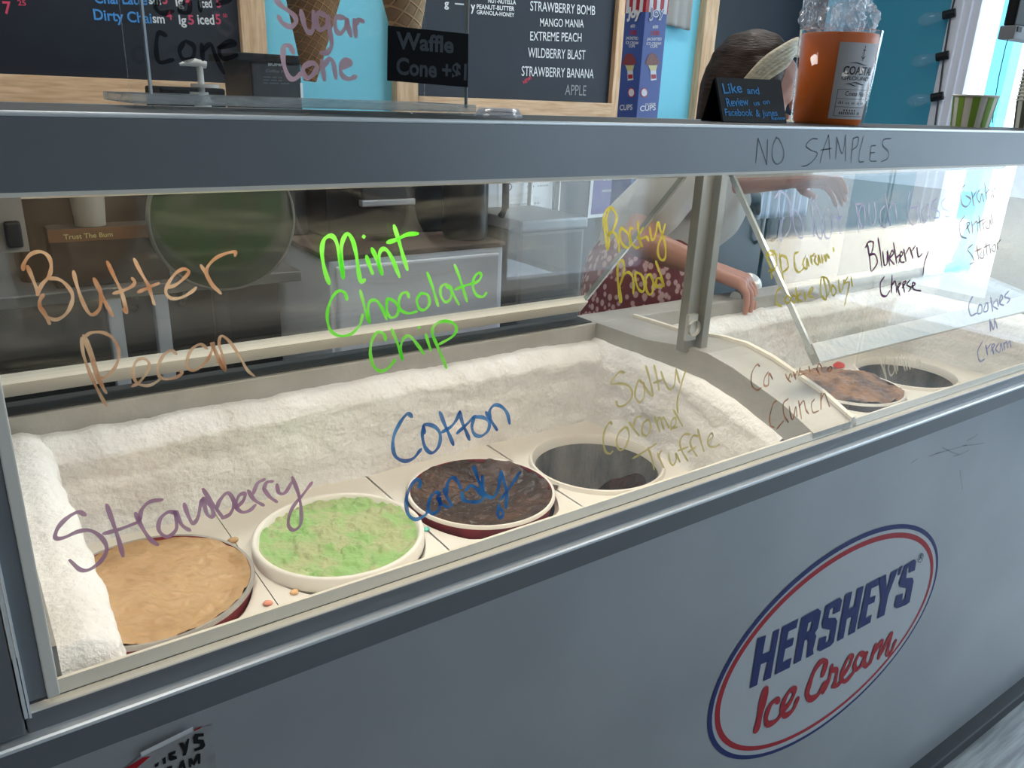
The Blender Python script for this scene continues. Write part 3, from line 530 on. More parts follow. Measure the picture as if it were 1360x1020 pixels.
hw('scuff_mark', '960,690 1020,672 1100,650 / 990,660 1030,680 1062,692 / 1080,652 1130,648 1180,640 / 1070,760 1074,800 1080,850 / 1040,700 1075,690 1110,672 / 1100,630 1130,615 1150,600 / 930,700 960,690 985,680 / 880,710 850,730', (960, 400, 3.4), lambda u, v: onY(u, v, -.0006), 1.2, ink('scuff_ink', (.12, .13, .15, 1), .25), cab, label='grey scuffs below the lip at the right')
# ------------------------------------------------------------------ tubs and their white skirts
ZT = .757
def skirt(x, y, label, collar=False, hw_=.1095):
    t = MB(); r0 = .1045 if not collar else .0962
    def fn(u, v):
        a = u*2*math.pi; c, s_ = math.cos(a), math.sin(a); k = min(hw_/max(abs(c), 1e-6), ((.172 if s_ > 0 else .128))/max(abs(s_), 1e-6))
        if collar:
            pr = [(.0962, .730), (.0975, .738), (.0992, .7455), (.1015, .7502), (.1045, .7495), (.107, .744)]
            if v*8 <= 5: r, z = pr[int(round(v*8))]
            else: r = .107+(k-.107)*(v*8-5)/3; z = .743
            return (x+r*c, y+r*s_, z)
        r = r0+(k-r0)*v; return (x+r*c, y+r*s_, .743 if v > 0 else .735)
    t.grid(fn, 96, 8, loop=True)
    t.box(x-hw_, x+hw_, y-.128, y-.120, .715, .743).box(x-hw_, x+hw_, y+.164, y+.172, .715, .743)
    return tag(t.build('tub_skirt', M['white'], smooth='auto'), label, 'tub surround', 'white plastic surrounds between the tubs')
def tub(x, y, label, kind, side, ice=None, r=.103, fill=-.004):
    t = thing('ice_cream_tub', label, 'ice cream tub', (x, y, .713), 'ice cream tubs in the freezer')
    b = MB().lathe([(0, .716), (r-.006, .716), (r, ZT-.004), (r+.0012, ZT-.002), (r+.0005, ZT), (r-.002, ZT), (r-.003, ZT-.003), (r-.006, .72), (0, .72)], (x, y, 0), 96)
    b.build('carton', side, t, smooth='auto')
    MB().lathe([(r-.0018, ZT+.0003), (r+.0012, ZT+.0008), (r+.0022, ZT-.001), (r+.0022, ZT-.0042), (r+.0004, ZT-.0042)], (x, y, 0), 96).build('rim', M['ring'] if kind != 'thin' else mat('grey_rim', (.42, .40, .38, 1), .4, .3), t, smooth='auto')
    return t
def ice(t, x, y, r, z0, fn, m, label=None, nr=70, na=200):
    mb = MB(); c = mb.b.verts.new((x, y, z0+fn(0, 0))); rows = []
    for i in range(1, nr+1):
        q_ = r*(i/nr); rows.append([mb.b.verts.new((x+q_*math.cos(6.28318*k/na), y+q_*math.sin(6.28318*k/na), z0+fn(q_*math.cos(6.28318*k/na), q_*math.sin(6.28318*k/na)))) for k in range(na)])
    for k in range(na): mb.b.faces.new((c, rows[0][k], rows[0][(k+1) % na]))
    for a, b in zip(rows, rows[1:]):
        for k in range(na): mb.b.faces.new((a[k], b[k], b[(k+1) % na], a[(k+1) % na]))
    o = mb.build('ice_cream', m, t, smooth=True)
    if label: o['label'] = label
    return o
maroon = mat('maroon_carton', C(110, 22, 34), .4, col2=C(150, 50, 60), nscale=30)
mtan = mat('tan_ice_cream', C(198, 164, 122), .42, col2=C(180, 144, 102), nscale=14, bump=.25, bscale=90, sss=.1)
mmint = mat('mint_ice_cream', C(180, 188, 142), .5, col2=C(152, 192, 122), nscale=26, lo=.45, hi=.58, bump=.5, bscale=120, sss=.1)
mchoc = mat('chocolate_ice_cream', C(48, 29, 18), .25, col2=C(88, 58, 40), nscale=16, lo=.45, hi=.72, bump=.4, bscale=70)
mbrown = mat('brown_chocolate_ice_cream', C(148, 108, 72), .5, col2=C(84, 58, 42), nscale=20, lo=.4, hi=.6, bump=.6, bscale=60)
mgrey = mat('frosted_carton_wall', (.30, .29, .28, 1), .6, col2=(.10, .10, .105, 1), nscale=10, stretch=(2, 2, .7), bump=.3, bscale=120)
TX = [(.125, .285), (.345, .281), (.562, .288), (.779, .290)]
for (x, y), lb in zip(TX, ('around the tan tub at the left end', 'around the mint green tub', 'around the dark chocolate tub with the maroon carton', 'raised collar around the nearly empty tub')):
    skirt(x, y, 'white plastic surround '+lb, collar='collar' in lb)
edge = lambda a, b, r: max(0., (math.hypot(a, b)-(r-.016))/.016)
t = tub(*TX[0], 'maroon carton full of smooth tan ice cream at the left end', 'thin', maroon, r=.1065)
ice(t, *TX[0], .1040, ZT-.003, lambda a, b: .005*fbm((a*16, b*9, 1))+.0028*fbm((a*50+b*30, b*40, 3))+.003*edge(a, b, .105)+.003*max(0, fbm((a*40, b*40, 7)))*edge(a, b, .105)+.004*max(0, fbm((a*30, b*30, 5)))*(1 if b < -.05 else 0), mtan)
t = tub(*TX[1], 'white carton of bright mint green ice cream', 'w', M['ring'], r=.1030)
ice(t, *TX[1], .0985, ZT-.008, lambda a, b: .006*max(0, fbm((a*26, b*26, 11)))+.0075*max(0, fbm((a*50, b*50, 15)))**.8+.002*edge(a, b, .1), mmint)
MB().lathe([(.0965, ZT-.008), (.0985, ZT+.001), (.102, ZT+.0035), (.1055, ZT+.001), (.106, .742)], (*TX[1], 0), 96).build('white_collar', M['ring'], t, smooth=True)
t = tub(*TX[2], 'maroon carton of glossy dark chocolate ice cream, half scooped', 'w', maroon, r=.102)
ice(t, *TX[2], .0994, ZT-.0036, lambda a, b: .002*edge(a, b, .1)-.014*max(0, 1-(math.hypot(a, b+.0)/.09)**3)+.004*fbm((a*30, b*30, 21))+.0025*fbm((a*70, b*70, 25))+.003*max(0, fbm((a*45, b*45, 28)))*edge(a, b, .1), mchoc)
def empty_tub(x, y, label, patch):
    t = thing('ice_cream_tub', label, 'ice cream tub', (x, y, .56), 'ice cream tubs in the freezer')
    MB().lathe([(0, .56), (.086, .56), (.1000, .732), (.0958, .735), (.083, .565), (0, .565)], (x, y, 0), 96).build('carton', mgrey, t, smooth='auto')
    ice(t, x, y, .0845, .600, lambda a, b: patch*max(0, (a-b*.3)/.08)+.006*fbm((a*25, b*25, 33)), mchoc if patch > .03 else mgrey, nr=30, na=90)
    return t
empty_tub(*TX[3], 'nearly empty frosted tub inside the white collar', .10)
RX = [(1.225, .285), (1.445, .285), (1.662, .287)]
skirt(*RX[0], 'white plastic surround left of the brown tub, mostly behind the divider')
skirt(*RX[1], 'white plastic surround around the brown tub behind the divider')
skirt(*RX[2], 'white collar around the grey empty tub at the right', collar=True)
t = tub(*RX[1], 'heaped brown chocolate ice cream tub beyond the divider', 'w', mat('brown_carton', C(80, 54, 36), .5), r=.1035)
ice(t, *RX[1], .1015, ZT+.002, lambda a, b: .014*(1-(math.hypot(a, b)/.1)**2)+.010*fbm((a*14, b*14, 41))+.005*fbm((a*40, b*40, 45)), mbrown)
empty_tub(*RX[2], 'scooped out grey tub at the right, behind the word Vanilla', .02)
def crumb(px, r, m, label):
    p = onZ(*px, .745); mb = MB(); mb.ball((p.x, p.y, .7435+r*.35), r, 2, 1.3, 1.0, .6)
    for v in mb.b.verts: v.co += Vector((1, 1, .3))*r*.35*fbm(v.co, 150)
    tag(mb.build('ice_cream_crumb', m, smooth=True), label, 'crumb', 'spilled crumbs between the tubs')
crumb((566, 703), .004, mat('aqua_drip', C(110, 205, 195), .4), 'aqua drip beside the dark chocolate tub')
crumb((391, 786), .004, mat('orange_drip', C(236, 190, 140), .5), 'pale orange crumb in front of the mint tub')
crumb((356, 801), .0045, mat('pink_drip', C(228, 150, 130), .5), 'pink crumb between the tan and mint tubs, by the sill')
crumb((309, 718), .0055, mtan, 'tan crumb behind the tan tub')
crumb((1114, 487), .012, mat('red_candy', C(232, 70, 50), .35), 'bright red lump behind the brown tub')
crumb((735, 648), .006, mchoc, 'chocolate smear on the joint beside the nearly empty tub')
# ------------------------------------------------------------------ menu boards on the back wall
BW = 2.3
B_ = lambda u, v: onY(u, v, BW-.021)
def board(name, label, x0, x1, z0, z1, post_l, post_r, rail, ztop=2.25):
    t = thing(name, label, 'menu board', ((x0+x1)/2, BW-.01, z0))
    b = MB().box(x0, x1, BW-.02, BW-.001, z0, z1).build('board', M['board'], t)
    if post_l: MB().box(x0-post_l, x0, BW-.045, BW-.001, z0-rail, ztop, .003).build('post', M['woodv'], t)
    if post_r: MB().box(x1, x1+post_r, BW-.045, BW-.001, z0-rail, ztop, .003).build('post', M['woodv'], t)
    MB().box(x0-(post_l or 0), x1+(post_r or 0), BW-.05, BW-.001, z0-rail, z0-rail/2-.001, .003).box(x0, x1, BW-.048, BW-.001, z0-rail/2+.001, z0, .003).build('rail', M['wood'], t)
    MB().box(x0-(post_l or 0), x1+(post_r or 0), BW-.05, BW-.001, z1, z1+.07, .003).build('rail', M['wood'], t)
    return t, b
chalk = mat('chalk_white', C(226, 230, 232), .8); cblue = mat('chalk_blue', C(70, 140, 205), .8); cpink = mat('chalk_pink', C(214, 74, 104), .8)
def words(parent, name, rows, m, plane=B_, nrm=(0, -1, 0), bold=.02, shear=0., lift=.001, label=None):
    if label and label.endswith(':'):
        return [words(parent, name, [r], m, plane, nrm, bold, shear, lift, label+' '+r[0]) for r in rows]
    mb = MB()
    for s, a, b, h in rows: text_on(mb, s, a, b, h, plane, nrm, bold, shear, lift)
    o = mb.build(name, m, parent)
    if label: o['label'] = label
    return o
tl, b1 = board('menu_board', 'black drinks menu board with blue and pink chalk at the upper left', -1.6, .899, 1.285, 2.2, None, .082, .16)
words(b1, 'lettering', [('Dirty Chai', (125, 26), (202, 31), 14), ('Chai Latte', (126, 4), (196, 6.5), 14)], cblue, label='blue chalk words Dirty Chai')
words(b1, 'lettering', [('sm', (203, 30), (219, 31), 12), ('lg', (238, 32), (248, 32.6), 12), ('iced', (263, 32), (285, 32.5), 13), ('sm', (198, 5), (214, 6), 12), ('lg', (234, 8), (244, 8), 12), ('iced', (266, 10), (282, 10), 12)], chalk, label='white chalk size:')
words(b1, 'lettering', [('4', (222, 26), (229, 26), 12), ('5', (250, 32), (258, 32.5), 12), ('5', (287, 32), (294, 32), 13), ('50', (296, 23), (302, 23.4), 5), ('5', (216, 5), (223, 5), 12), ('4', (247, 7), (254, 7), 12), ('5', (288, 10), (294, 10), 12), ('7', (6, 18), (17, 18.4), 16), ('25', (24, 7), (35, 7.4), 7)], cpink, label='pink chalk price:')
tm, b2 = board('menu_board', 'dark navy smoothie menu board listing strawberry and mango flavours', 1.546, 2.515, 1.268, 2.2, .09, .085, .16)
words(b2, 'lettering', [('STRAWBERRY BOMB', (704, 14), (790, 20), 13), ('MANGO MANIA', (717, 35), (775, 36.5), 11), ('EXTREME PEACH', (704, 53.5), (772, 55.5), 12), ('WILDBERRY BLAST', (701, 76), (777, 79), 13), ('STRAWBERRY BANANA', (692.5, 100.6), (788, 104), 13)], chalk, bold=.004, label='white chalk smoothie names')
words(b2, 'lettering', [('NUT-NUTELLA', (648, 3.5), (685, 6), 6), ('PEANUT-BUTTER', (633, 11.5), (683, 14.6), 6), ('GRANOLA-HONEY', (633, 18.6), (683, 22.6), 5.5), ('y', (625, 14), (631, 14.4), 12), ('g', (590, 9), (596, 9.4), 10), ('-', (604, 8), (616, 9), 10)], chalk, bold=.02, label='small white chalk topping:')
words(b2, 'lettering', [('APPLE', (750, 126), (778, 127), 14)], mat('chalk_grey', C(150, 154, 158), .8), bold=.0, label='grey chalk word APPLE')
words(b2, 'lettering', [('NEW!', (695.5, 112), (706, 105), 5)], cpink, label='small pink chalk word NEW')
tr_, b3 = board('menu_board', 'blank dark navy board at the right end of the back wall', 3.14, 4.0, 1.242, 2.2, .085, None, .16)
# grey towel
tw = MB(); a, b = onY(886, 0, 2.26), onY(917, 37, 2.26)
tw.grid(lambda u, v: (a.x+(b.x-a.x)*u+.004*math.sin(v*5), 2.262+.010*math.sin(u*16)+.006*math.sin(u*7+v*3), b.z+.55*(1-v)-.012*u), 40, 30)
o = tw.build('hanging_towel', mat('grey_cloth', (.40, .41, .40, 1), .9, bump=.3, bscale=400), smooth=True)
sd = o.modifiers.new('s', 'SOLIDIFY'); sd.thickness = .006
tag(o, 'grey towel hanging on the teal wall beside the tall blue carton', 'towel')
# ------------------------------------------------------------------ back bar
coolerm = mat('cooler_dark', (.035, .035, .037, 1), .35); coolerd = mat('cooler_door', (.055, .055, .055, 1), .25, col2=(.075, .07, .065, 1), nscale=3)
def cooler(x0, x1, label):
    t = thing('back_bar_cooler', label, 'cooler', ((x0+x1)/2, 2.0, FLOOR), 'dark coolers along the back wall')
    MB().box(x0, x1, 1.78, 2.24, FLOOR, 1.19, .006).build('body', coolerm, t)
    for k in range(2):
        a = x0+(x1-x0)*k/2+.012; b = x0+(x1-x0)*(k+1)/2-.012
        d = MB().box(a, b, 1.755, 1.78, .06, 1.16, .004).build('door', coolerd, t)
        hx = b-.05 if k == 0 else a+.05
        MB().tube([(hx, 1.755, .70), (hx, 1.725, .72), (hx, 1.725, 1.02), (hx, 1.755, 1.04)], .009).build('handle', M['steel'], d, smooth=True)
cooler(-1.5, -.2, 'dark back bar cooler at the far left behind the prep table')
cooler(-.19, 1.1, 'dark back bar cooler behind the coffee bags and green tray')
cooler(1.11, 2.4, 'dark back bar cooler carrying the taped up notices')
cooler(2.41, 3.7, 'dark back bar cooler behind the person')
PB = lambda u, v: onY(u, v, 1.752)
def sheet(name, label, px, m, plane, thick=.0012, cat='paper sheet'):
    t = tag(MB().prism([plane(*p)-Vector((0, .0005, 0)) for p in px], (0, -thick, 0)).build(name, m), label, cat)
    return t
s1 = sheet('notice', 'white printed notice with a round seal, taped behind the glass', [(662, 225), (734, 225), (732, 291), (661, 293)], mat('bright_paper', (.92, .93, .96, 1), .7), PB)
PB2 = lambda u, v: onY(u, v, 1.7503)
for r_ in (('lllllll llllll llll', (677, 274), (716, 271), 3), ('lll lllll llllll', (679, 279), (715, 276), 2.4), ('llll llllll', (700, 249), (728, 247), 2.2), ('O', (669, 254), (680, 253.5), 11)):
    words(s1, 'lettering', [r_], mat('print_grey', (.25, .27, .30, 1), .7), plane=PB2, bold=.0, lift=.0006)
sheet('notice', 'narrow white paper left of the printed notice', [(645, 236), (663, 236), (660, 306), (645, 307)], M['paper'], lambda u, v: onY(u, v, 1.7535))
pf_ = sheet('poster', 'purple poster with a white border behind the words Rocky Road', [(786, 222), (853, 222), (845, 283), (780, 290)], M['paper'], PB, cat='poster')
q1 = MB().prism([PB(*p)-Vector((0, .0022, 0)) for p in ((790, 222), (850, 222), (842, 279), (784, 285))], (0, -.0006, 0)).build('print', mat('poster_purple', C(92, 84, 140), .5, col2=C(104, 98, 150), nscale=12), pf_)
for r_ in (('CUPS', (800, 240), (818, 239), 7), ('llllll lll', (800, 255), (820, 254), 3), ('V', (835, 258), (843, 257), 18), ('llll', (828, 276), (840, 275), 3)):
    words(q1, 'lettering', [r_], chalk, plane=lambda u, v: onY(u, v, 1.749), bold=0., lift=.0006)
# prep table with pale legs
t = thing('prep_table', 'steel prep table with two pale legs behind the words Butter Pecan', 'table', (-.25, 1.45, FLOOR))
MB().box(-1.3, .66, 1.2, 1.70, .862, .886, .003).build('table_top', mat('dull_steel_top', (.22, .22, .215, 1), .35, .6), t)
MB().box(-1.25, .62, 1.24, 1.70, .22, .24, .003).build('shelf', mat('shelf_grey', (.16, .16, .16, 1), .5), t)
legm = mat('pale_blue_grey', (.66, .70, .76, 1), .5)
for px in (150, 213):
    p = onY(px, 400, 1.215); MB().box(p.x-.014, p.x+.014, 1.205, 1.235, FLOOR, .862, .004).build('leg', legm, t)
for x in (-1.2, .6): MB().box(x-.02, x+.02, 1.66, 1.69, FLOOR, .862, .004).build('leg', mat('dark_leg', (.06, .06, .06, 1), .5), t)
# coffee bag with a banded label
Q = lambda u, v: onY(u, v, 1.30)
a, b = Q(32, 385), Q(222, 300)
t = thing('coffee_bag', 'big dark brown coffee bag behind the block lettered in yellow', 'coffee bag', ((a.x+b.x)/2, 1.36, .886))
kb = MB(); cxb = (a.x+b.x)/2; wb = (b.x-a.x)/2
def bagf(u, v):
    ang = u*2*math.pi; z = .886+v*.30; k = 1-.10*v**2; dy = .065*(1-.75*v**3)
    c, s_ = math.cos(ang), math.sin(ang); e = lambda q: math.copysign(abs(q)**.35, q)
    return (cxb+wb*k*e(c)+.003*fbm((ang*2, z*20, 1)), 1.368+dy*e(s_)+.003*fbm((ang*3, z*25, 4)), z)
kb.grid(bagf, 64, 24, loop=True)
kb.build('bag', mat('dark_brown_bag', (.045, .034, .026, 1), .4, col2=(.07, .05, .036, 1), nscale=6, bump=.15, bscale=25), t, smooth=True)
Q2 = lambda u, v: onY(u, v, 1.23)
a2, b2_ = Q2(63, 305), Q2(219, 297)
t2 = thing('coffee_display', 'dark display block with a brown band lettered in yellow', 'display block', ((a2.x+b2_.x)/2, 1.26, .886))
MB().box(a2.x, b2_.x, 1.2305, 1.296, .8865, a2.z-.001, .002).build('block', mat('dark_riser', (.05, .038, .03, 1), .5), t2)
bd = MB().box(a2.x-.001, b2_.x+.001, 1.229, 1.2305, Q2(63, 323).z, a2.z-.001).build('label_band', mat('band_brown', C(150, 104, 68), .6), t2)
words(bd, 'lettering', [('Trust The Bum', (85, 318), (150, 314), 6.5)], mat('yellow_print', C(255, 236, 160), .7), plane=lambda u, v: onY(u, v, 1.2288), bold=.012, lift=.0006)
p = onY(121, 303, 1.262)
tag(MB().lathe([(0, .0), (.028, .0), (.034, .10), (.031, .10), (.026, .006), (0, .006)], (p.x, 1.262, a2.z), 32).build('paper_cup', mat('cup_cream', (.60, .55, .45, 1), .6), smooth='auto'), 'pale paper cup standing on the block with the brown band', 'cup')
# green round tray
Q = lambda u, v: onY(u, v, 1.172)
c = Q(300, 292); r_ = (Q(300, 388)-c).length*1.0
t = thing('round_tray', 'large round dark green tray with pale rim, hung on the prep table edge', 'tray', (c.x, 1.18, .886))
ry = Matrix.Rotation(math.radians(90), 3, 'X'); cz_ = c.z
MB().lathe([(0, 0), (r_*.955, 0), (r_*.955, .010), (0, .010)], (c.x, 1.188, cz_), 96, ry).build('disc', mat('dark_green', (.020, .036, .014, 1), .3, col2=(.028, .048, .018, 1), nscale=5), t, smooth='auto')
MB().lathe([(r_*.955, -.003), (r_*.985, -.004), (r_, .002), (r_*.985, .012), (r_*.955, .011)], (c.x, 1.188, cz_), 96, ry).build('rim', mat('grey_rim2', (.20, .20, .17, 1), .4), t, smooth=True)
# pale storage chest, brewer, airpot, bin
Q = lambda u, v: onY(u, v, 1.2)
a, b = Q(440, 350), Q(673, 322)
t = thing('storage_chest', 'pale blue white storage chest behind the words Mint Chocolate Chip', 'chest', ((a.x+b.x)/2, 1.36, FLOOR))
chm = mat('pale_chest', (.82, .87, .96, 1), .35, col2=(.76, .81, .90, 1), nscale=4)
MB().box(a.x, b.x, 1.215, 1.58, FLOOR, .90, .008).build('body', chm, t)
MB().box(a.x+.015, b.x-.02, 1.2, 1.216, .0, .885, .006).build('front_door', chm, t)
MB().box(a.x-.004, b.x+.004, 1.21, 1.585, .898, .912, .004).build('lid', mat('brown_lid', (.12, .085, .065, 1), .5), t)
a, b = onY(405, 300, 1.42), onY(640, 300, 1.42)
t = thing('coffee_brewer', 'black coffee brewer on top of the pale chest', 'coffee machine', ((a.x+b.x)/2, 1.48, .912))
MB().box(a.x+.06, b.x, 1.42, 1.56, .912, 1.17, .008).build('body', M['black'], t)
p = onY(478, 262, 1.36); q_ = onY(545, 262, 1.36)
h = MB().box(p.x, q_.x, 1.345, 1.42, p.z-.012, p.z+.075, .008).build('brew_head', mat('brewer_black', (.03, .03, .035, 1), .2), t)
MB().box(p.x-.004, q_.x+.004, 1.338, 1.36, p.z-.022, p.z-.006, .003).build('trim', mat('silver_trim', (.6, .62, .66, 1), .3, .6), h)
p = onY(628, 300, 1.27)
t = thing('airpot', 'black thermal airpot with an arched handle beside the brewer', 'airpot', (p.x, 1.30, .912))
MB().lathe([(0, 0), (.058, 0), (.062, .02), (.062, .15), (.05, .19), (.03, .205), (0, .205)], (p.x, 1.31, .912), 40).build('body', mat('airpot_dark', (.05, .048, .045, 1), .3, .4), t, smooth='auto')
MB().tube([(p.x+.01, 1.25, 1.09), (p.x+.05, 1.235, 1.10), (p.x+.075, 1.23, 1.085), (p.x+.078, 1.232, 1.0), (p.x+.078, 1.25, .975)], .010).build('handle', M['black'], t, smooth=True)
a, b = onY(690, 330, 1.30), onY(775, 330, 1.30)
t = thing('waste_bin', 'grey steel bin standing right of the pale chest', 'bin', ((a.x+b.x)/2, 1.4, FLOOR))
MB().box(a.x, b.x, 1.30, 1.56, FLOOR, .915, .01).build('body', mat('bin_grey', (.14, .135, .125, 1), .4, .4), t)
MB().box(a.x-.005, b.x+.005, 1.292, 1.57, .915, .95, .008).build('lid', mat('bin_lid', (.30, .31, .32, 1), .35, .5), t)
# tall blue cone-cup carton
xa = onY(845, 158, 1.27).x; wf_ = onY(873, 158, 1.27).x-xa; dd = onX(819, 158, xa).y-1.27
t = thing('cup_carton', 'tall narrow blue carton of ice cream cups with red and white striped top', 'carton', (xa+wf_/2, 1.27+dd/2, .915))
bluem = mat('carton_blue', C(62, 84, 156), .45)
body = MB().box(xa, xa+wf_, 1.27, 1.27+dd, .951, 1.70, .0015).build('box', bluem, t)
FP = lambda u, v: onY(u, v, 1.2695); SP = lambda u, v: onX(u, v, xa-.0005)
redm = mat('carton_red', C(176, 40, 52), .5); whm = mat('carton_white', C(224, 224, 230), .5)
zs = FP(860, 16).z
mb = MB().box(xa-.0008, xa+wf_+.0008, 1.2692, 1.27+dd+.0008, zs, 1.701).build('striped_top', redm, t)
m2 = MB()
for k in range(3):
    x_ = xa+wf_*(k+.4)/3; m2.box(x_, x_+wf_/6.5, 1.2684, 1.27, zs, 1.70)
    y_ = 1.27+dd*(k+.4)/3; m2.box(xa-.0016, xa, y_, y_+dd/6.5, zs, 1.70)
m2.build('stripes', whm, mb)
k6 = lambda u, v: (810+u/6.18, v/6.18)
rows = [('#30', k6(350, 232), k6(395, 232), 4), ('JACKETED', k6(302, 332), k6(424, 330), 3.6), ('ICE CREAM', k6(300, 370), k6(420, 368), 3.6), ('CUPS', k6(330, 394), k6(390, 392), 3.6), ('CUPS', k6(247, 912), k6(375, 903), 7), ('ICE CREAM', k6(290, 865), k6(372, 858), 2.5)]
words(body, 'lettering', rows, whm, plane=FP, bold=.02, lift=.0003)
words(body, 'lettering', [('100', k6(340, 290), k6(405, 288), 6)], redm, plane=FP, bold=.03, lift=.0003)
words(body, 'lettering', [('Joy', k6(318, 140), k6(445, 132), 13)], whm, plane=FP, bold=.06, lift=.0022)
words(body, 'lettering', [('Joy', k6(324, 136), k6(440, 128), 12)], bluem, plane=FP, bold=.0, lift=.0027)
rows = [('#30', k6(170, 225), k6(205, 226), 4), ('JACKETED', k6(133, 322), k6(232, 326), 3.6), ('ICE CREAM', k6(130, 360), k6(232, 364), 3.6), ('CUPS', k6(155, 388), k6(205, 390), 3.6), ('CUPS', k6(80, 905), k6(185, 900), 7)]
SN = (-1, 0, 0)
words(body, 'lettering', rows, whm, plane=SP, nrm=SN, bold=.02, lift=.0003)
words(body, 'lettering', [('100', k6(162, 285), k6(215, 288), 6)], redm, plane=SP, nrm=SN, bold=.03, lift=.0003)
words(body, 'lettering', [('Joy', k6(145, 145), k6(255, 140), 13)], whm, plane=SP, nrm=SN, bold=.06, lift=.0022)
def flat(px, plane, m, name, nrm, lift):
    n = Vector(nrm); return MB().face([plane(*k6(*p))+n*lift for p in px]).build(name, m, body)
circ = lambda cx_, cy_, rx, ry_, n=20: [(cx_+rx*math.cos(6.2832*i/n), cy_+ry_*math.sin(6.2832*i/n)) for i in range(n)]
scoopm = mat('printed_scoop', C(112, 74, 66), .5, col2=C(140, 84, 78), nscale=200); conem = mat('printed_cone', C(214, 206, 150), .5); scoopr = mat('printed_scoop_red', C(140, 62, 66), .5)
for pl, n, dx, sm_ in ((FP, (0, -1, 0), 0, scoopm), (SP, SN, -188, scoopr)):
    flat([(290+dx, 528), (300+dx, 490), (315+dx, 455), (345+dx, 435), (375+dx, 445), (395+dx, 480), (406+dx, 520), (380+dx, 535), (330+dx, 536)], pl, sm_, 'printed_scoop', n, .0006)
    flat([(314+dx, 534), (390+dx, 532), (378+dx, 580), (332+dx, 580)], pl, conem, 'printed_cup', n, .0005)
    flat([(332+dx, 580), (378+dx, 580), (382+dx, 655), (335+dx, 662)], pl, whm, 'printed_sleeve', n, .0005)
    flat([(338+dx, 612), (376+dx, 610), (378+dx, 645), (340+dx, 648)], pl, redm, 'printed_badge', n, .0008)
    flat(circ(281+dx*.55, 760, 30, 40), pl, redm, 'printed_seal', n, .0005)
    flat(circ(281+dx*.55, 760, 23, 32), pl, whm, 'printed_seal', n, .0008)
# coffee grinder, pump bottle, black tin
a, b = onY(334, 100, 1.5), onY(400, 100, 1.5)
t = thing('coffee_grinder', 'black coffee grinder with small white print behind the acrylic stand', 'coffee grinder', ((a.x+b.x)/2, 1.58, .9125))
zt = onY(360, 72, 1.5).z
g_ = MB().box(a.x, b.x, 1.50, 1.72, .9125, zt-.02, .004).build('body', mat('grinder_black', (.018, .02, .024, 1), .35), t)
MB().box(a.x-.035, b.x+.004, 1.49, 1.73, zt-.02, zt, .004).build('lid', M['black'], t)
MB().box(b.x-.004, b.x+.002, 1.498, 1.502, onY(398, 132, 1.5).z, onY(398, 110, 1.5).z).build('silver_edge', M['bright'], t)
words(g_, 'lettering', [('BUNN', (356, 87), (378, 88), 4.6)], chalk, plane=lambda u, v: onY(u, v, 1.4995), bold=.04, lift=.0006)
words(g_, 'lettering', [('Coffee Mill', (353, 95.5), (383, 97.5), 4)], mat('print_dim', (.3, .32, .34, 1), .7), plane=lambda u, v: onY(u, v, 1.4995), bold=.0, shear=.3, lift=.0006)
words(g_, 'lettering', [('llllll llll lll', (350, 103), (374, 104), 1.6), ('lllll lllll lll', (350, 107), (374, 108), 1.6), ('lll llllll llllll', (350, 111), (384, 112), 1.6)], mat('print_dim', (.3, .32, .34, 1), .7), plane=lambda u, v: onY(u, v, 1.4995), bold=0, lift=.0006)
p = onY(267, 110, 1.4)
t = thing('pump_bottle', 'syrup bottle with a white pump behind the acrylic stand', 'pump bottle', (p.x, 1.4, .886))
MB().lathe([(0, 0), (.036, 0), (.038, .02), (.038, .24), (.02, .30), (.016, .33), (0, .33)], (p.x, 1.4, .886), 32).build('bottle', mat('syrup_brown', (.05, .03, .02, 1), .2), t, smooth='auto')
z2 = onY(267, 126, 1.4).z
pm = MB().lathe([(0, .886+.33), (.018, .886+.33), (.018, z2), (.0, z2)], (p.x, 1.4, 0), 24)
pm.lathe([(0, 0), (.030, 0), (.030, .007), (0, .007)], (p.x+.008, 1.4, onY(267, 116, 1.4).z), 24).lathe([(0, 0), (.020, 0), (.020, .006), (0, .006)], (p.x-.006, 1.4, onY(267, 126, 1.4).z), 24)
zt = onY(267, 86, 1.4).z
pm.lathe([(.007, z2-.01), (.007, zt)], (p.x, 1.4, 0), 16).tube([(p.x+.014, 1.4, zt), (p.x-.01, 1.4, zt+.004), (p.x-.030, 1.4, zt+.001), (p.x-.042, 1.4, zt-.002)], [.008, .009, .006, .003], 10)
pm.build('pump', mat('pump_white', (.60, .60, .57, 1), .4), t, smooth='auto')
a, b = onY(212, 112, 1.5), onY(330, 120, 1.5)
tag(MB().box(a.x, b.x-.055, 1.50, 1.66, .886, a.z-.004, .006).build('tea_tin', M['black']), 'low black tin behind the white pump', 'tin')
# ------------------------------------------------------------------ things on the canopy shelf
ZS = 1.2606
Yf = .125
F_ = lambda u, v: onY(u, v, Yf)
xl, xr = F_(203, 132).x, F_(620, 140).x
t = thing('acrylic_cone_stand', 'clear acrylic cone display stand on the canopy, lettered Sugar Cone in pink', 'display stand', ((xl+xr)/2, .16, ZS))
MB().box(xl, xr, Yf, Yf+.0035, 1.268, 1.50, .0008).build('front_sheet', M['acryl'], t)['label'] = 'clear front sheet'
fs = t.children[0]
MB().box(xl, xr, Yf+.08, Yf+.0835, 1.268, 1.50, .0008).build('back_sheet', M['acryl'], t)
MB().box(xl-.018, xr+.002, Yf-.014, Yf+.095, 1.2645, 1.2712, .0012).build('base', glass('acrylic_base', (.86, .90, .91, 1), smear=.6, col=(.66, .70, .73, 1), lo=.2, hi=.7), t)
MB().box(xl, xr, Yf, Yf+.0835, 1.50, 1.504).build('top_sheet', M['acryl'], t)
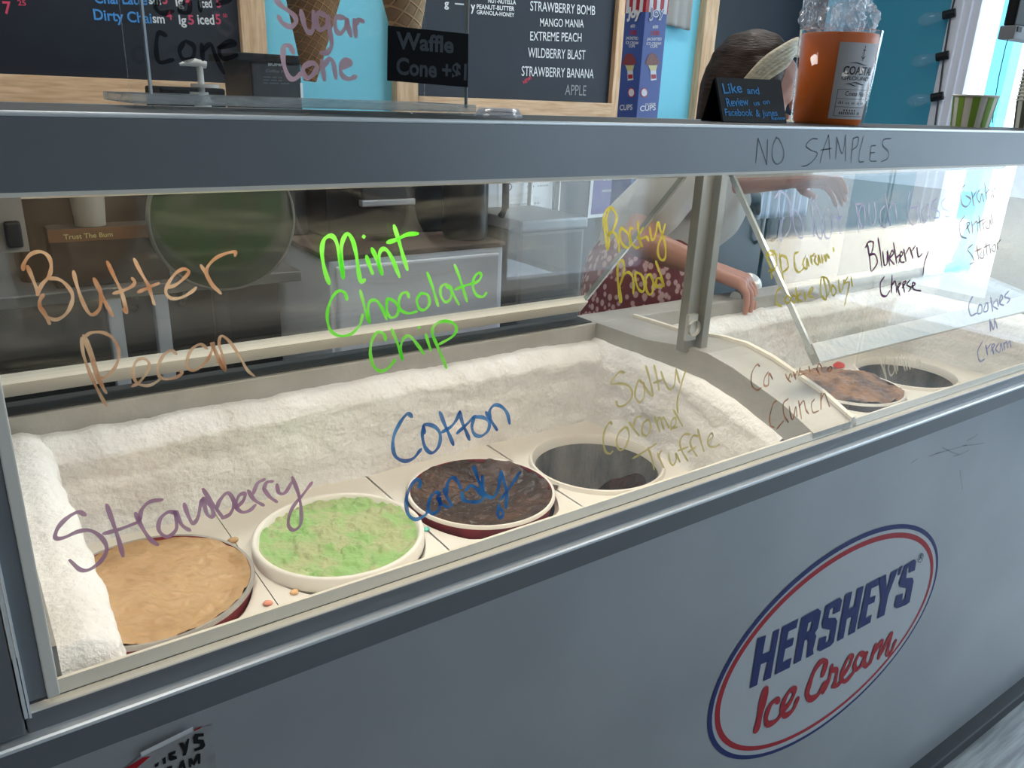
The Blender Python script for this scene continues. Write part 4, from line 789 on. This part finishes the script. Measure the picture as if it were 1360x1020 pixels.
MB().box(xl-.0012, xl+.0004, Yf-.0006, Yf+.0045, 1.268, 1.50).build('side_edge', mat('acrylic_edge', (.62, .70, .76, 1), .15), t)
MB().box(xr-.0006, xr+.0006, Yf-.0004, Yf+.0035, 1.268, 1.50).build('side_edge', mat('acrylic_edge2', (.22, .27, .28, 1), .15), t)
for px in (190, 215, 535, 600):
    p = F_(px, 147); MB().lathe([(0, 0), (.0065, 0), (.0075, .0018), (.006, .0034), (0, .0034)], (p.x, Yf-.004, ZS), 20).build('foot', M['acryl'], t)
S1 = (340, 0, 4.533)
Fw = lambda u, v: onY(u, v, Yf-.0003)
pinkw = ink('marker_mauve', C(250, 212, 224), .94, C(238, 194, 208)); bkink = ink('marker_black', (.006, .006, .008, 1), .7)
hw('lettering', '115,0 160,40 225,90 240,130 210,160 160,140 135,100 / 270,65 290,150 310,190 335,190 350,140 345,70 / 420,95 375,80 365,140 385,180 430,150 430,90 445,200 455,270 430,315 390,320 / 530,105 480,110 480,180 510,200 545,150 545,110 560,180 570,215 / 590,120 600,220 / 595,150 620,120 645,130 / 225,320 200,275 165,290 165,380 195,460 230,475 275,440 / 340,375 290,400 285,440 310,470 350,440 365,400 340,375 / 395,365 410,480 / 405,400 440,355 465,380 480,470 / 510,410 570,380 545,360 510,390 515,450 555,475 600,460', S1, Fw, 7.2, pinkw, fs, label='pink painted words Sugar Cone')
hw('lettering', '750,160 715,150 705,220 720,280 780,270 / 830,190 810,230 830,270 870,260 875,210 840,185 / 910,200 915,270 / 915,230 950,200 975,260 1010,330 / 985,215 1060,200 1040,185 990,220 1010,265 1070,250 / 720,0 700,30 730,60 780,50 / 830,10 810,50 850,55 860,10 / 900,0 905,50 / 980,20 1040,0', (0, 0, 3.4), Fw, 6, bkink, fs, label='black painted words Cake Cone')
cd = MB().prism([onY(u, v, Yf-.0006) for u, v in ((515, 34), (621.5, 45), (620.5, 116), (514, 107))], (0, -.0012, 0)).build('price_card', mat('card_black', (.003, .003, .004, 1), .6, spec=.1), t)
cd['label'] = 'black card with dim lettering for waffle cones'
dimt = mat('card_dim_ink', (.020, .027, .038, 1), .6)
words(cd, 'lettering', [('Waffle', (526, 64), (602, 70), 22), ('Cone +$1', (526, 98), (619, 106), 22)], dimt, plane=lambda u, v: onY(u, v, Yf-.0019), bold=.03, lift=.0004)
def cone(px_tip, px_top, y, r1, r0, z1, name, label, m):
    p = onY(px_tip[0], px_tip[1], y); d = onY(px_top[0], px_top[1], y)-p; ax = d.normalized(); L__ = (z1-p.z)/ax.z
    M3 = ax.to_track_quat('Z', 'Y').to_matrix(); k = L__/d.length
    rr = r0+(r1-r0)*k
    mb = MB().lathe([(0, 0), (r0, 0), (rr, L__), (rr-.003, L__), (max(r0-.003, .0005), .006), (0, .006)], p, 48, M3)
    o = mb.build(name, m, smooth='auto'); return tag(o, label, 'ice cream cone')
def waffle(name, c1, c2, n):
    m = mat(name, c1, .7, col2=c2, nscale=20, bump=.1)
    nt_ = m.node_tree; N = nt_.nodes; tc = [x for x in N if x.type == 'TEX_COORD'][0]; pb = N['Principled BSDF']
    bk = N.new('ShaderNodeTexBrick'); bk.offset = 0; bk.inputs['Scale'].default_value = n; bk.inputs['Mortar Size'].default_value = .06; bk.inputs['Mortar Smooth'].default_value = .8; bk.inputs['Brick Width'].default_value = .5; bk.inputs['Row Height'].default_value = .5
    mp = N.new('ShaderNodeMapping'); mp.inputs['Rotation'].default_value = (math.radians(90), 0, .5); nt_.links.new(tc.outputs['Object'], mp.inputs[0])
    vr = N.new('ShaderNodeVectorRotate'); vr.rotation_type = 'Z_AXIS'; vr.inputs['Angle'].default_value = .6; nt_.links.new(mp.outputs[0], vr.inputs[0]); nt_.links.new(vr.outputs[0], bk.inputs[0])
    b = N.new('ShaderNodeBump'); b.inputs['Strength'].default_value = .8; b.inputs['Distance'].default_value = .003; nt_.links.new(bk.outputs['Fac'], b.inputs['Height']); nt_.links.new(b.outputs[0], pb.inputs['Normal'])
    mix = N.new('ShaderNodeMixRGB'); mix.inputs[2].default_value = tuple(x*1.7 for x in c1[:3])+(1,); rp = [x for x in N if x.type == 'VALTORGB'][0]
    nt_.links.new(bk.outputs['Fac'], mix.inputs[0]); nt_.links.new(rp.outputs[0], mix.inputs[1]); nt_.links.new(mix.outputs[0], pb.inputs['Base Color']); return m
cone((412, 108), (415, 0), Yf+.042, .0225, .0055, 1.502, 'sugar_cone', 'pointed brown sugar cone hanging inside the acrylic stand', waffle('sugar_cone_brown', C(206, 156, 106), C(178, 128, 80), 90))
cone((539, 44), (537, 0), Yf+.042, .0200, .0135, 1.502, 'waffle_cone', 'pale waffle cone standing behind the black price card', waffle('waffle_tan', C(222, 182, 136), C(198, 154, 110), 50))
# small clear lid
p = onZ(662, 151, ZS); p = onY(662, 149, .12)
tag(MB().lathe([(0, .004), (.016, .004), (.019, .006), (.022, .001), (.024, 0), (.022, .003), (.019, .008), (0, .006)], (p.x, .12, ZS+.0003), 40).build('plastic_lid', glass('lid_plastic', (.93, .95, .97, 1), smear=.55, col=(.8, .82, .88, 1), lo=.2, hi=.6), smooth=True), 'small clear plastic lid lying on the canopy', 'dish')
# black tent sign
c4 = [onY(961, 161, .118), onY(1045, 162.5, .118), onY(1037, 106.4, .138), onY(951, 102.6, .138)]
dz = ZS+.001-min(c4[0].z, c4[1].z); c4 = [c4[0]+Vector((0, 0, dz)), c4[1]+Vector((0, 0, dz)), c4[2], c4[3]]
c4[1].z = c4[0].z
t = thing('tent_sign', 'small black tent sign with blue handwriting beside the orange jar', 'sign', ((c4[0].x+c4[1].x)/2, .14, ZS))
nb = (c4[1]-c4[0]).cross(c4[3]-c4[0]).normalized(); nb = nb if nb.y < 0 else -nb
fr_ = MB().prism(c4, -nb*.003).build('front_card', M['black'], t)
MB().prism([c4[3]-nb*.003, c4[2]-nb*.003, c4[1]+Vector((0, .034, 0)), c4[0]+Vector((0, .034, 0))], nb*-.002).build('rear_leg', M['black'], t)
d0 = nb.dot(c4[0])
def SG(u, v):
    d = Vector(ray(u, v)); e = Vector(EYE); return e+d*((d0-nb.dot(e))/nb.dot(d))
k9 = lambda u, v: (940+u/9.275, 60+v/9.275)
upv = (c4[3]-c4[0]).normalized()
words(fr_, 'lettering', [('Like', k9(195, 600), k9(425, 585), 13), ('and', k9(485, 600), k9(635, 605), 9), ('Review', k9(235, 760), k9(505, 745), 11), ('us', k9(565, 745), k9(640, 740), 6), ('on', k9(680, 730), k9(762, 722), 6), ('Facebook', k9(215, 870), k9(555, 875), 9), ('&', k9(590, 880), k9(645, 885), 9), ('Junes', k9(670, 878), k9(860, 870), 8), ('Review', k9(785, 925), k9(960, 920), 5)], mat('blue_pen', C(64, 150, 214), .7), plane=SG, nrm=tuple(nb), bold=.012, lift=.0006)
# orange jar with a coffee label and a bag of plastic spoons
Yj = .14
L1, R1 = onY(1050, 163, Yj), onY(1141, 163, Yj); L2, R2 = onY(1061, 46, Yj), onY(1166, 46, Yj)
jx = (L1.x+R1.x)/2; ca = math.cos(math.atan2(jx, Yj+.55)); rb_ = (R1.x-L1.x)/2*ca; rt_ = (R2.x-L2.x)/2*ca; jh = (L2.z+R2.z)/2-ZS
t = thing('orange_jar', 'glossy orange jar with a grey coffee label and clear bags on top', 'jar', (jx, Yj, ZS))
MB().lathe([(0, .0), (rb_-.003, .0), (rb_, .004), (rt_, jh-.002), (rt_-.001, jh), (rt_-.003, jh-.001), (rb_-.003, .005), (0, .005)], (jx, Yj, ZS+.0003), 80).build('jar', mat('orange_gloss', (.95, .20, .025, 1), .35), t, smooth='auto')
MB().lathe([(rb_+.0012, 0), (rb_+.0035, .003), (rt_+.0035, jh+.004), (rt_+.0012, jh+.003)], (jx, Yj, ZS+.0003), 80).build('clear_sleeve', M['acryl'], t, smooth=True)
aa = math.atan2(-.55-Yj, -jx)   # direction to the viewer
def JP(ang, s):                 # point on the jar wall
    r = rb_+(rt_-rb_)*s+.0006; return Vector((jx+r*math.cos(aa+ang), Yj+r*math.sin(aa+ang), ZS+.0003+jh*s))
lb = MB().grid(lambda u, v: JP(.02+1.25*u, .07+.82*v), 40, 6).build('paper_label', mat('grey_label', (.68, .68, .71, 1), .6), t, smooth=True)
def jar_text(rows, m):
    mb = MB()
    for s, a0, a1, s0, hh, bold in rows:
        V, F = text_polys(s, bold); x0 = min(v.x for v in V); x1 = max(v.x for v in V)
        vs = []
        for v in V:
            p = JP(a0+(a1-a0)*(v.x-x0)/(x1-x0), s0+v.y/.7*hh); c_ = Vector((jx, Yj, p.z)); vs.append(mb.b.verts.new(p+(p-c_).normalized()*.0005))
        for f in F: mb.b.faces.new([vs[i] for i in f])
    return mb.build('lettering', m, lb)
dk = mat('label_ink', (.02, .022, .028, 1), .7)
jar_text([('COASTAL', .22, 1.22, .555, .085, .02), ('GROUNDS', .2, 1.2, .495, .04, .0), ('Costa Rica', .38, 1.1, .325, .05, .0), ('lll o o o o', .24, 1.1, .235, .03, .0), ('lllll', .42, .8, .155, .02, .0), ('lllllllll ll', .3, 1.0, .12, .028, .01)], dk)
mb = MB()
for s0 in (.10, .20, .29, .39):
    mb.grid(lambda u, v: JP(.16+1.0*u, s0+.004*v)+(JP(.16+1.0*u, s0)-Vector((jx, Yj, JP(.16+u, s0).z))).normalized()*.0005, 20, 1)
mb.grid(lambda u, v: JP(.16+.012*u, .10+.29*v)+(JP(.16, .2)-Vector((jx, Yj, JP(.16, .2).z))).normalized()*.0005, 1, 8)
for w0, w1, sA in ((.30, .95, .665), (.45, 1.0, .455), (.30, .7, .44)):
    mb.grid(lambda u, v: JP(w0+(w1-w0)*u, sA+.010*math.sin(u*6)+.012*v*math.sin(u*3.14))+(JP(w0+(w1-w0)*u, .5)-Vector((jx, Yj, JP(w0, .5).z))).normalized()*.0006, 16, 1)
mb.grid(lambda u, v: JP(.70+.02*u, .70+.16*v)+(JP(.7, .5)-Vector((jx, Yj, JP(.7, .5).z))).normalized()*.0006, 1, 4)
mb.grid(lambda u, v: JP(.64+.14*u, .715+.03*(2*abs(u-.5))+.012*v)+(JP(.7, .5)-Vector((jx, Yj, JP(.7, .5).z))).normalized()*.0006, 8, 1)
mb.grid(lambda u, v: JP(.66+.10*u, .81+.008*v)+(JP(.7, .5)-Vector((jx, Yj, JP(.7, .5).z))).normalized()*.0006, 3, 1)
mb.build('printed_lines', dk, lb)
clearbag = glass('crumpled_clear_plastic', (.93, .95, .97, 1), smear=.55, scale=(14, 14, 14), col=(.85, .87, .90, 1), lo=.38, hi=.75, rough=.12)
for (dx_, dy_, dz_, rx_, rz_, lbl) in ((-.022, 0, .022, .042, .044, 'crumpled clear bag of straws at the left in the orange jar'), (.030, .004, .016, .034, .034, 'smaller crumpled clear bag at the right in the orange jar')):
    mb = MB(); q_ = bmesh.ops.create_icosphere(mb.b, subdivisions=5, radius=1)
    for v in mb.b.verts:
        n_ = v.co.copy(); f = 1+.22*fbm(n_*1.7+Vector((dx_*99, 0, 3)), 1.)+.16*abs(fbm(n_*3.5, 1., 3))+.05*fbm(n_*11, 1.)
        v.co = Vector((jx+dx_, Yj+dy_, ZS+jh+dz_))+Vector((n_.x*rx_, n_.y*rx_*.75, n_.z*rz_))*f
        if v.co.z < ZS+jh+.004:
            v.co.z = max(v.co.z, ZS+jh-.02); d_ = Vector((v.co.x-jx, v.co.y-Yj)); k_ = (rt_-.006)/max(d_.length, 1e-6)
            if k_ < 1: v.co.x = jx+d_.x*k_; v.co.y = Yj+d_.y*k_
    tag(mb.build('plastic_bag', clearbag, smooth=False), lbl, 'plastic bag')
# green striped cup and the stack of cups
Yc = .15
def cup_geo(cx_, cy_, z0, r0, r1, h, n=40, wall=.0012):
    mb = MB().lathe([(0, .004), (r0-.001, .004), (r0-.001, 0), (r0, 0), (r1, h-.002), (r1+.0018, h-.002), (r1+.0022, h-.0005), (r1+.001, h+.0008), (r1-wall, h-.001), (r0-wall, .005), (0, .005)], (cx_, cy_, z0), n)
    return mb
L1, R1 = onY(1261, 169, Yc), onY(1312, 169, Yc); L2, R2 = onY(1266, 127, Yc), onY(1327, 127, Yc)
gx = (L1.x+R1.x)/2; ca = math.cos(math.atan2(gx, Yc+.55)); r0 = (R1.x-L1.x)/2*ca; r1 = (R2.x-L2.x)/2*ca; gh = (L2.z+R2.z)/2-ZS
pcream = mat('paper_cup_cream', (.85, .83, .72, 1), .6); pgreen = mat('paper_cup_green', C(140, 178, 66), .55)
t = thing('paper_cup', 'green and cream striped paper cup standing alone on the canopy', 'paper cup', (gx, Yc, ZS))
cup_geo(gx, Yc, ZS, r0, r1, gh).build('cup', pcream, t, smooth='auto')
mb = MB()
for k in range(9):
    a0 = 2*math.pi*k/9; mb.grid(lambda u, v: (gx+(r0+(r1-r0)*v+.0005)*math.cos(a0+.33*u), Yc+(r0+(r1-r0)*v+.0005)*math.sin(a0+.33*u), ZS+.001+(gh-.004)*v), 5, 1)
mb.build('green_stripes', pgreen, t, smooth=True)
e1 = onY(1344, 168, Yc); sx_ = e1.x+r1/ca*1.0
dark_ = mat('cup_dark_stripe', (.10, .10, .07, 1), .6)
for k in range(26):
    z0 = ZS+.0062*k
    if k == 0:
        cupA = thing('paper_cup', 'cream paper cup at the bottom of the tall stack at the right edge', 'paper cup', (sx_, Yc, ZS), 'stack of paper cups')
        cup_geo(sx_, Yc, ZS, r0, r1, gh, 36).build('cup', pcream, cupA, smooth='auto')
        mb = MB()
        for j in range(9):
            a0 = 2*math.pi*j/9; mb.grid(lambda u, v: (sx_+(r0+(r1-r0)*v+.0005)*math.cos(a0+.33*u), Yc+(r0+(r1-r0)*v+.0005)*math.sin(a0+.33*u), ZS+.001+(gh-.004)*v), 4, 1)
        mb.build('stripes', dark_, cupA)
    else:
        c_ = copy_tree(cupA); c_.location.z = z0; c_.rotation_euler.z = 0
        c_['label'] = 'cream paper cup nested in the tall stack at the right edge'
# card terminal at the right edge
Yt = .22
p = onY(1343, 52, Yt); q_ = onY(1420, 52, Yt)
t = thing('card_terminal', 'black screen with a grey lower edge at the top right corner', 'screen', ((p.x+q_.x)/2, Yt, ZS))
z1 = onY(1345, 33, Yt).z
MB().box(p.x, q_.x+.05, Yt, Yt+.02, z1, z1+.2, .003).build('screen', M['black'], t)
gb = MB().box(p.x-.002, q_.x+.05, Yt-.004, Yt+.024, p.z, z1, .002).build('lower_edge', mat('grey_case', (.25, .26, .28, 1), .5), t)
a, b = onY(1350, 42, Yt-.004), onY(1357, 36, Yt-.004)
MB().box(a.x, b.x, Yt-.0055, Yt-.004, a.z, b.z).build('socket', M['black'], gb)
MB().lathe([(0, 0), (.05, 0), (.05, .004), (.012, .008), (.012, p.z-ZS+.002), (0, p.z-ZS+.002)], ((q_.x+.03), Yt+.012, ZS), 24).build('pedestal', M['black'], t, smooth='auto')
MB().tube([onY(1344, 36, Yt+.01), onY(1336, 60, Yt+.01), onY(1327, 100, Yt+.01), onY(1321, 135, Yt+.01), onY(1318, 163, Yt+.01)], .0009, 6).build('cable', M['dark'], t)
# string lights down the window casing
t = thing('string_lights', 'string of clear bulbs in black sockets down the white window casing', 'string lights', onX(1254, 74, 4.15))
MB().tube([onX(1270, -10, 4.155), onX(1263, 18, 4.155), onX(1254, 74, 4.155), onX(1247, 128, 4.155), onX(1240, 180, 4.155)], .005, 6).build('cord', M['dark'], t)
for px in ((1263, 18), (1254, 74), (1247, 128)):
    p = onX(px[0], px[1], 4.15); d = Vector((-.25, .93, -.22)).normalized(); M3 = d.to_track_quat('Z', 'Y').to_matrix()
    bu = MB().lathe([(.014, 0), (.022, .02), (.032, .055), (.032, .08), (.020, .105), (0, .114)], p+d*.034, 24, M3).build('bulb', glass('bulb_glass', (.93, .95, .97, 1), smear=.12, col=(.8, .85, .9, 1), lo=.2, hi=.7), t, smooth=True)
    bu['label'] = 'clear glass bulb'
    MB().tube([p-d*.02, p+d*.035], .02, 14).build('socket', M['black'], bu)
# ------------------------------------------------------------------ the person serving behind the right hand lid
K = onY
pelvis = K(848, 388, .90); pelvis.z = max(pelvis.z, .80)
waist = K(868, 310, .88); chest = K(925, 235, .84); chest.z = 1.06
sh_r = K(912, 222, .72); sh_l = K(990, 215, .90); neck = K(968, 190, .80); head = K(1004, 118, .80)
print('person', pelvis, waist, chest, sh_r, sh_l, neck, head)
per = thing('person', 'person in pale t-shirt and speckled maroon apron leaning in behind the canopy', 'person', (pelvis.x, pelvis.y, FLOOR))
hd = Vector((.80, -.45, -.12)).normalized()          # where the face points
up = Vector((.18, -.05, 1)); up = (up-hd*up.dot(hd)).normalized(); sd_ = hd.cross(up).normalized()
HP = lambda f, s, u: head+hd*f+sd_*s+up*u
elb_r = K(842, 318, .68); hand_r = K(966, 366, .50); wr_r = elb_r.lerp(hand_r, .76)
elb_l = K(958, 240, .74); hand_l = K(1078, 238, .62); wr_l = elb_l.lerp(hand_l, .74)
bd = MB()
bd.capsule(head, .082, HP(.022, 0, -.055), .060).capsule(HP(-.02, 0, .012), .090, HP(.02, 0, .02), .080)
bd.capsule(HP(.055, 0, -.085), .026, HP(.03, 0, -.06), .045)                         # jaw, chin
bd.capsule(HP(.088, 0, .012), .009, HP(.108, 0, -.024), .013)                        # nose
bd.capsule(HP(.086, .02, -.052), .008, HP(.086, -.02, -.052), .008)                  # lips
for s in (-1, 1): bd.capsule(HP(.0, s*.082, .015), .012, HP(-.008, s*.085, -.025), .009)   # ears
bd.capsule(HP(-.01, 0, -.06), .050, neck, .055).capsule(neck, .055, chest, .09)
bd.capsule(pelvis, .135, waist, .115).capsule(waist, .115, chest, .125).capsule(sh_r, .052, sh_l, .052)
def arm(sh, el, wr):
    bd.capsule(sh, .050, sh.lerp(el, .5), .042).capsule(sh.lerp(el, .5), .042, el, .033).capsule(el, .033, el.lerp(wr, .35), .033).capsule(el.lerp(wr, .35), .033, wr, .023)
arm(sh_r, elb_r, wr_r); arm(sh_l, elb_l, wr_l)
def hand(wr, tip, palm_n, curl):
    d = (tip-wr).normalized(); n = (palm_n-d*palm_n.dot(d)).normalized(); s = d.cross(n)
    c0 = wr+d*.035; c1 = wr+d*.085
    for o in (-.030, -.010, .010, .030): bd.capsule(wr+s*o*.6, .015, c1+s*o, .0135)
    for o, l in ((-.037, .060), (-.0125, .074), (.0125, .079), (.037, .070)):
        a = c1+s*o; dirn = d; seg = l/3; r = .0088
        for k in range(3):
            dirn = (dirn*math.cos(curl)+n*math.sin(curl)).normalized() if k else (dirn*math.cos(curl*.6)+n*math.sin(curl*.6)).normalized()
            b = a+dirn*seg; bd.capsule(a, r, b, r-.0008); a = b; r -= .0008; n2 = n
    t0 = c0+s*.030; t1 = t0+(s*.7+d*.6+n*.35).normalized()*.034; t2 = t1+(d*.9+n*.5).normalized()*.028
    bd.capsule(c0+s*.012, .017, t0, .013).capsule(t0, .0125, t1, .0105).capsule(t1, .0105, t2, .009)
    return c1+n*.028, d, n, s
g1 = hand(wr_r, hand_r, Vector((-.2, .35, -1)), .88)
g2 = hand(wr_l, hand_l, Vector((.1, -.5, -.8)), .75)
feet = []
for s in (-1, 1):
    hip = pelvis+Vector((.06*s, .03*s, -.06)); kn = Vector((hip.x+.03, hip.y-.02, .45)); an = Vector((hip.x, hip.y+.02, FLOOR+.09)); to = Vector((hip.x+.10, hip.y-.08, FLOOR+.045))
    bd.capsule(hip, .085, kn, .058).capsule(kn, .058, kn.lerp(an, .35), .054).capsule(kn.lerp(an, .35), .054, an, .036).capsule(an, .04, to, .032)
    feet.append((hip, kn, an, to))
bd.build('body', M['skin'], per, remesh=.0038, iters=4)
# clothes
sh = MB()
sh.capsule(waist.lerp(pelvis, .35), .137, waist, .133).capsule(waist, .133, chest, .140).capsule(chest, .11, neck.lerp(chest, .35), .075).capsule(sh_r, .066, sh_l, .066).capsule(chest, .12, sh_r, .07).capsule(chest, .12, sh_l, .07)
for a, b in ((sh_r, elb_r), (sh_l, elb_l)): sh.capsule(a, .068, a.lerp(b, .62), .062)
sh.build('t_shirt', mat('pale_cotton', (.56, .54, .51, 1), .85, col2=(.50, .48, .45, 1), nscale=5, bump=.25, bscale=18), per, remesh=.008, iters=5)
ap = MB(); lowp = Vector((pelvis.x-.01, pelvis.y-.02, .40))
ap.capsule(pelvis+Vector((.0, -.02, .02)), .168, pelvis.lerp(waist, .55)+Vector((.0, -.02, 0)), .142).capsule(pelvis+Vector((.0, -.02, 0)), .168, lowp, .18)
apm = mat('speckled_apron', (.22, .05, .055, 1), .8)
nt_ = apm.node_tree; vo = nt_.nodes.new('ShaderNodeTexVoronoi'); vo.inputs['Scale'].default_value = 62; rp = nt_.nodes.new('ShaderNodeValToRGB')
rp.color_ramp.elements[0].position = .36; rp.color_ramp.elements[0].color = (.62, .40, .38, 1); rp.color_ramp.elements[1].position = .46; rp.color_ramp.elements[1].color = (.20, .045, .055, 1)
tcx = [n for n in nt_.nodes if n.type == 'TEX_COORD'][0]; nz = nt_.nodes.new('ShaderNodeMapping'); nz.inputs['Scale'].default_value = (1, 1, .8)
nt_.links.new(tcx.outputs['Object'], nz.inputs[0]); nt_.links.new(nz.outputs[0], vo.inputs['Vector']); nt_.links.new(vo.outputs['Distance'], rp.inputs[0]); nt_.links.new(rp.outputs[0], nt_.nodes['Principled BSDF'].inputs['Base Color'])
ap.build('apron', apm, per, remesh=.008, iters=4)
tr = MB()
for hip, kn, an, to in feet: tr.capsule(hip, .094, kn, .068).capsule(kn, .068, an, .052)
tr.build('trousers', mat('dark_denim', (.02, .022, .03, 1), .8), per, remesh=.009, iters=4)
for hip, kn, an, to in feet:
    MB().capsule(an+Vector((0, 0, -.045)), .046, to, .042).build('shoe', mat('dark_shoe', (.03, .03, .03, 1), .6), per, remesh=.006, iters=4)
hb = MB()
hb.capsule(HP(-.03, 0, .03), .100, HP(-.012, 0, .050), .084).capsule(HP(-.04, 0, .0), .098, HP(-.07, 0, -.10), .060).capsule(HP(-.03, .05, .02), .062, HP(-.05, .06, -.12), .035).capsule(HP(-.03, -.05, .02), .062, HP(-.05, -.06, -.12), .035)
hb.capsule(HP(-.01, .055, .035), .045, HP(-.005, .082, -.06), .028).capsule(HP(-.005, .082, -.06), .028, HP(.03, .075, -.21), .016).capsule(HP(-.06, .05, -.1), .045, HP(.0, .07, -.24), .02)
hb.capsule(HP(.0, .07, -.24), .02, K(1003, 262, .80), .017).capsule(K(1003, 262, .80), .017, K(1007, 284, .80), .008)
hb.build('hair', mat('dark_brown_hair', (.022, .012, .009, 1), .5, col2=(.05, .03, .022, 1), nscale=30, stretch=(1, 1, 6), bump=.3, bscale=60, spec=.15), per, remesh=.006, iters=5)
stv = mat('blonde_hair', (.60, .54, .40, 1), .55, col2=(.40, .33, .22, 1), nscale=60, stretch=(1, 1, 5), bump=.4, bscale=80)
hs = MB()
for k in range(5):
    o = k/6; ss = -.01+.075*o
    P = [HP(.070, -.02+.01*k, .100-.004*k), HP(.055-.003*k, .03+.004*k, .108-.008*k), HP(.015, .072+.003*k, .085-.010*k), HP(-.035, .098, .045-.011*k), HP(-.07, .098, -.01-.010*k)]
    hs.tube([p+(p-head).normalized()*.010 for p in catmull(P, 4)], .0085, 8)
hs.build('hair_streak', stv, per, smooth=True)['label'] = 'pale blonde streak'
for s in (-1, 1):
    e = MB().ball(HP(.080, s*.032, .006), .012, 2).build('eye', mat('eye_white', (.7, .68, .65, 1), .3), per, smooth=True)
    MB().ball(HP(.0895, s*.032, .006), .0055, 2).build('iris', mat('eye_dark', (.02, .012, .01, 1), .2), e, smooth=True)
    MB().tube([HP(.086, s*.018, .024), HP(.088, s*.032, .029), HP(.080, s*.050, .024)], [.002, .003, .0015], 6).build('eyebrow', mat('dark_brown_hair', (.022, .012, .009, 1)), per)
# scoop in the near hand
gp, d, n, s = g1
t = thing('ice_cream_scoop', 'silver ice cream scoop held in the hand by the divider post', 'scoop', gp)
MB().tube([gp-s*.028, gp+s*.05], [.011, .010], 14).build('handle', M['steel'], t, smooth='auto')
c = gp+s*.085; M3 = s.to_track_quat('Z', 'Y').to_matrix()
MB().tube([gp+s*.05, gp+s*.075], [.006, .005], 12).lathe([(.0, -.028), (.014, -.024), (.024, -.012), (.028, .004), (.026, .004), (.022, -.010), (.012, -.021), (.0, -.025)], gp+s*.10, 28, M3).build('bowl', M['bright'], t, smooth='auto')

# pale pleated cloth behind the person
a, b = onY(1012, 225, 1.690), onY(1068, 286, 1.690)
mb = MB(); mb.grid(lambda u, v: (a.x+(b.x-a.x)*u, 1.690-.008*math.sin(u*40)-.004*math.sin(u*17+v*2), 1.18-(1.18-b.z)*v), 80, 12)
o = mb.build('pleated_cloth', mat('pale_blue_cloth', (.42, .50, .60, 1), .85, col2=(.62, .68, .76, 1), nscale=30, stretch=(6, 1, .3)), smooth=True)
sd = o.modifiers.new('s', 'SOLIDIFY'); sd.thickness = .003
tag(o, 'pale blue pleated cloth hanging in front of the dark cooler behind the person', 'cloth')
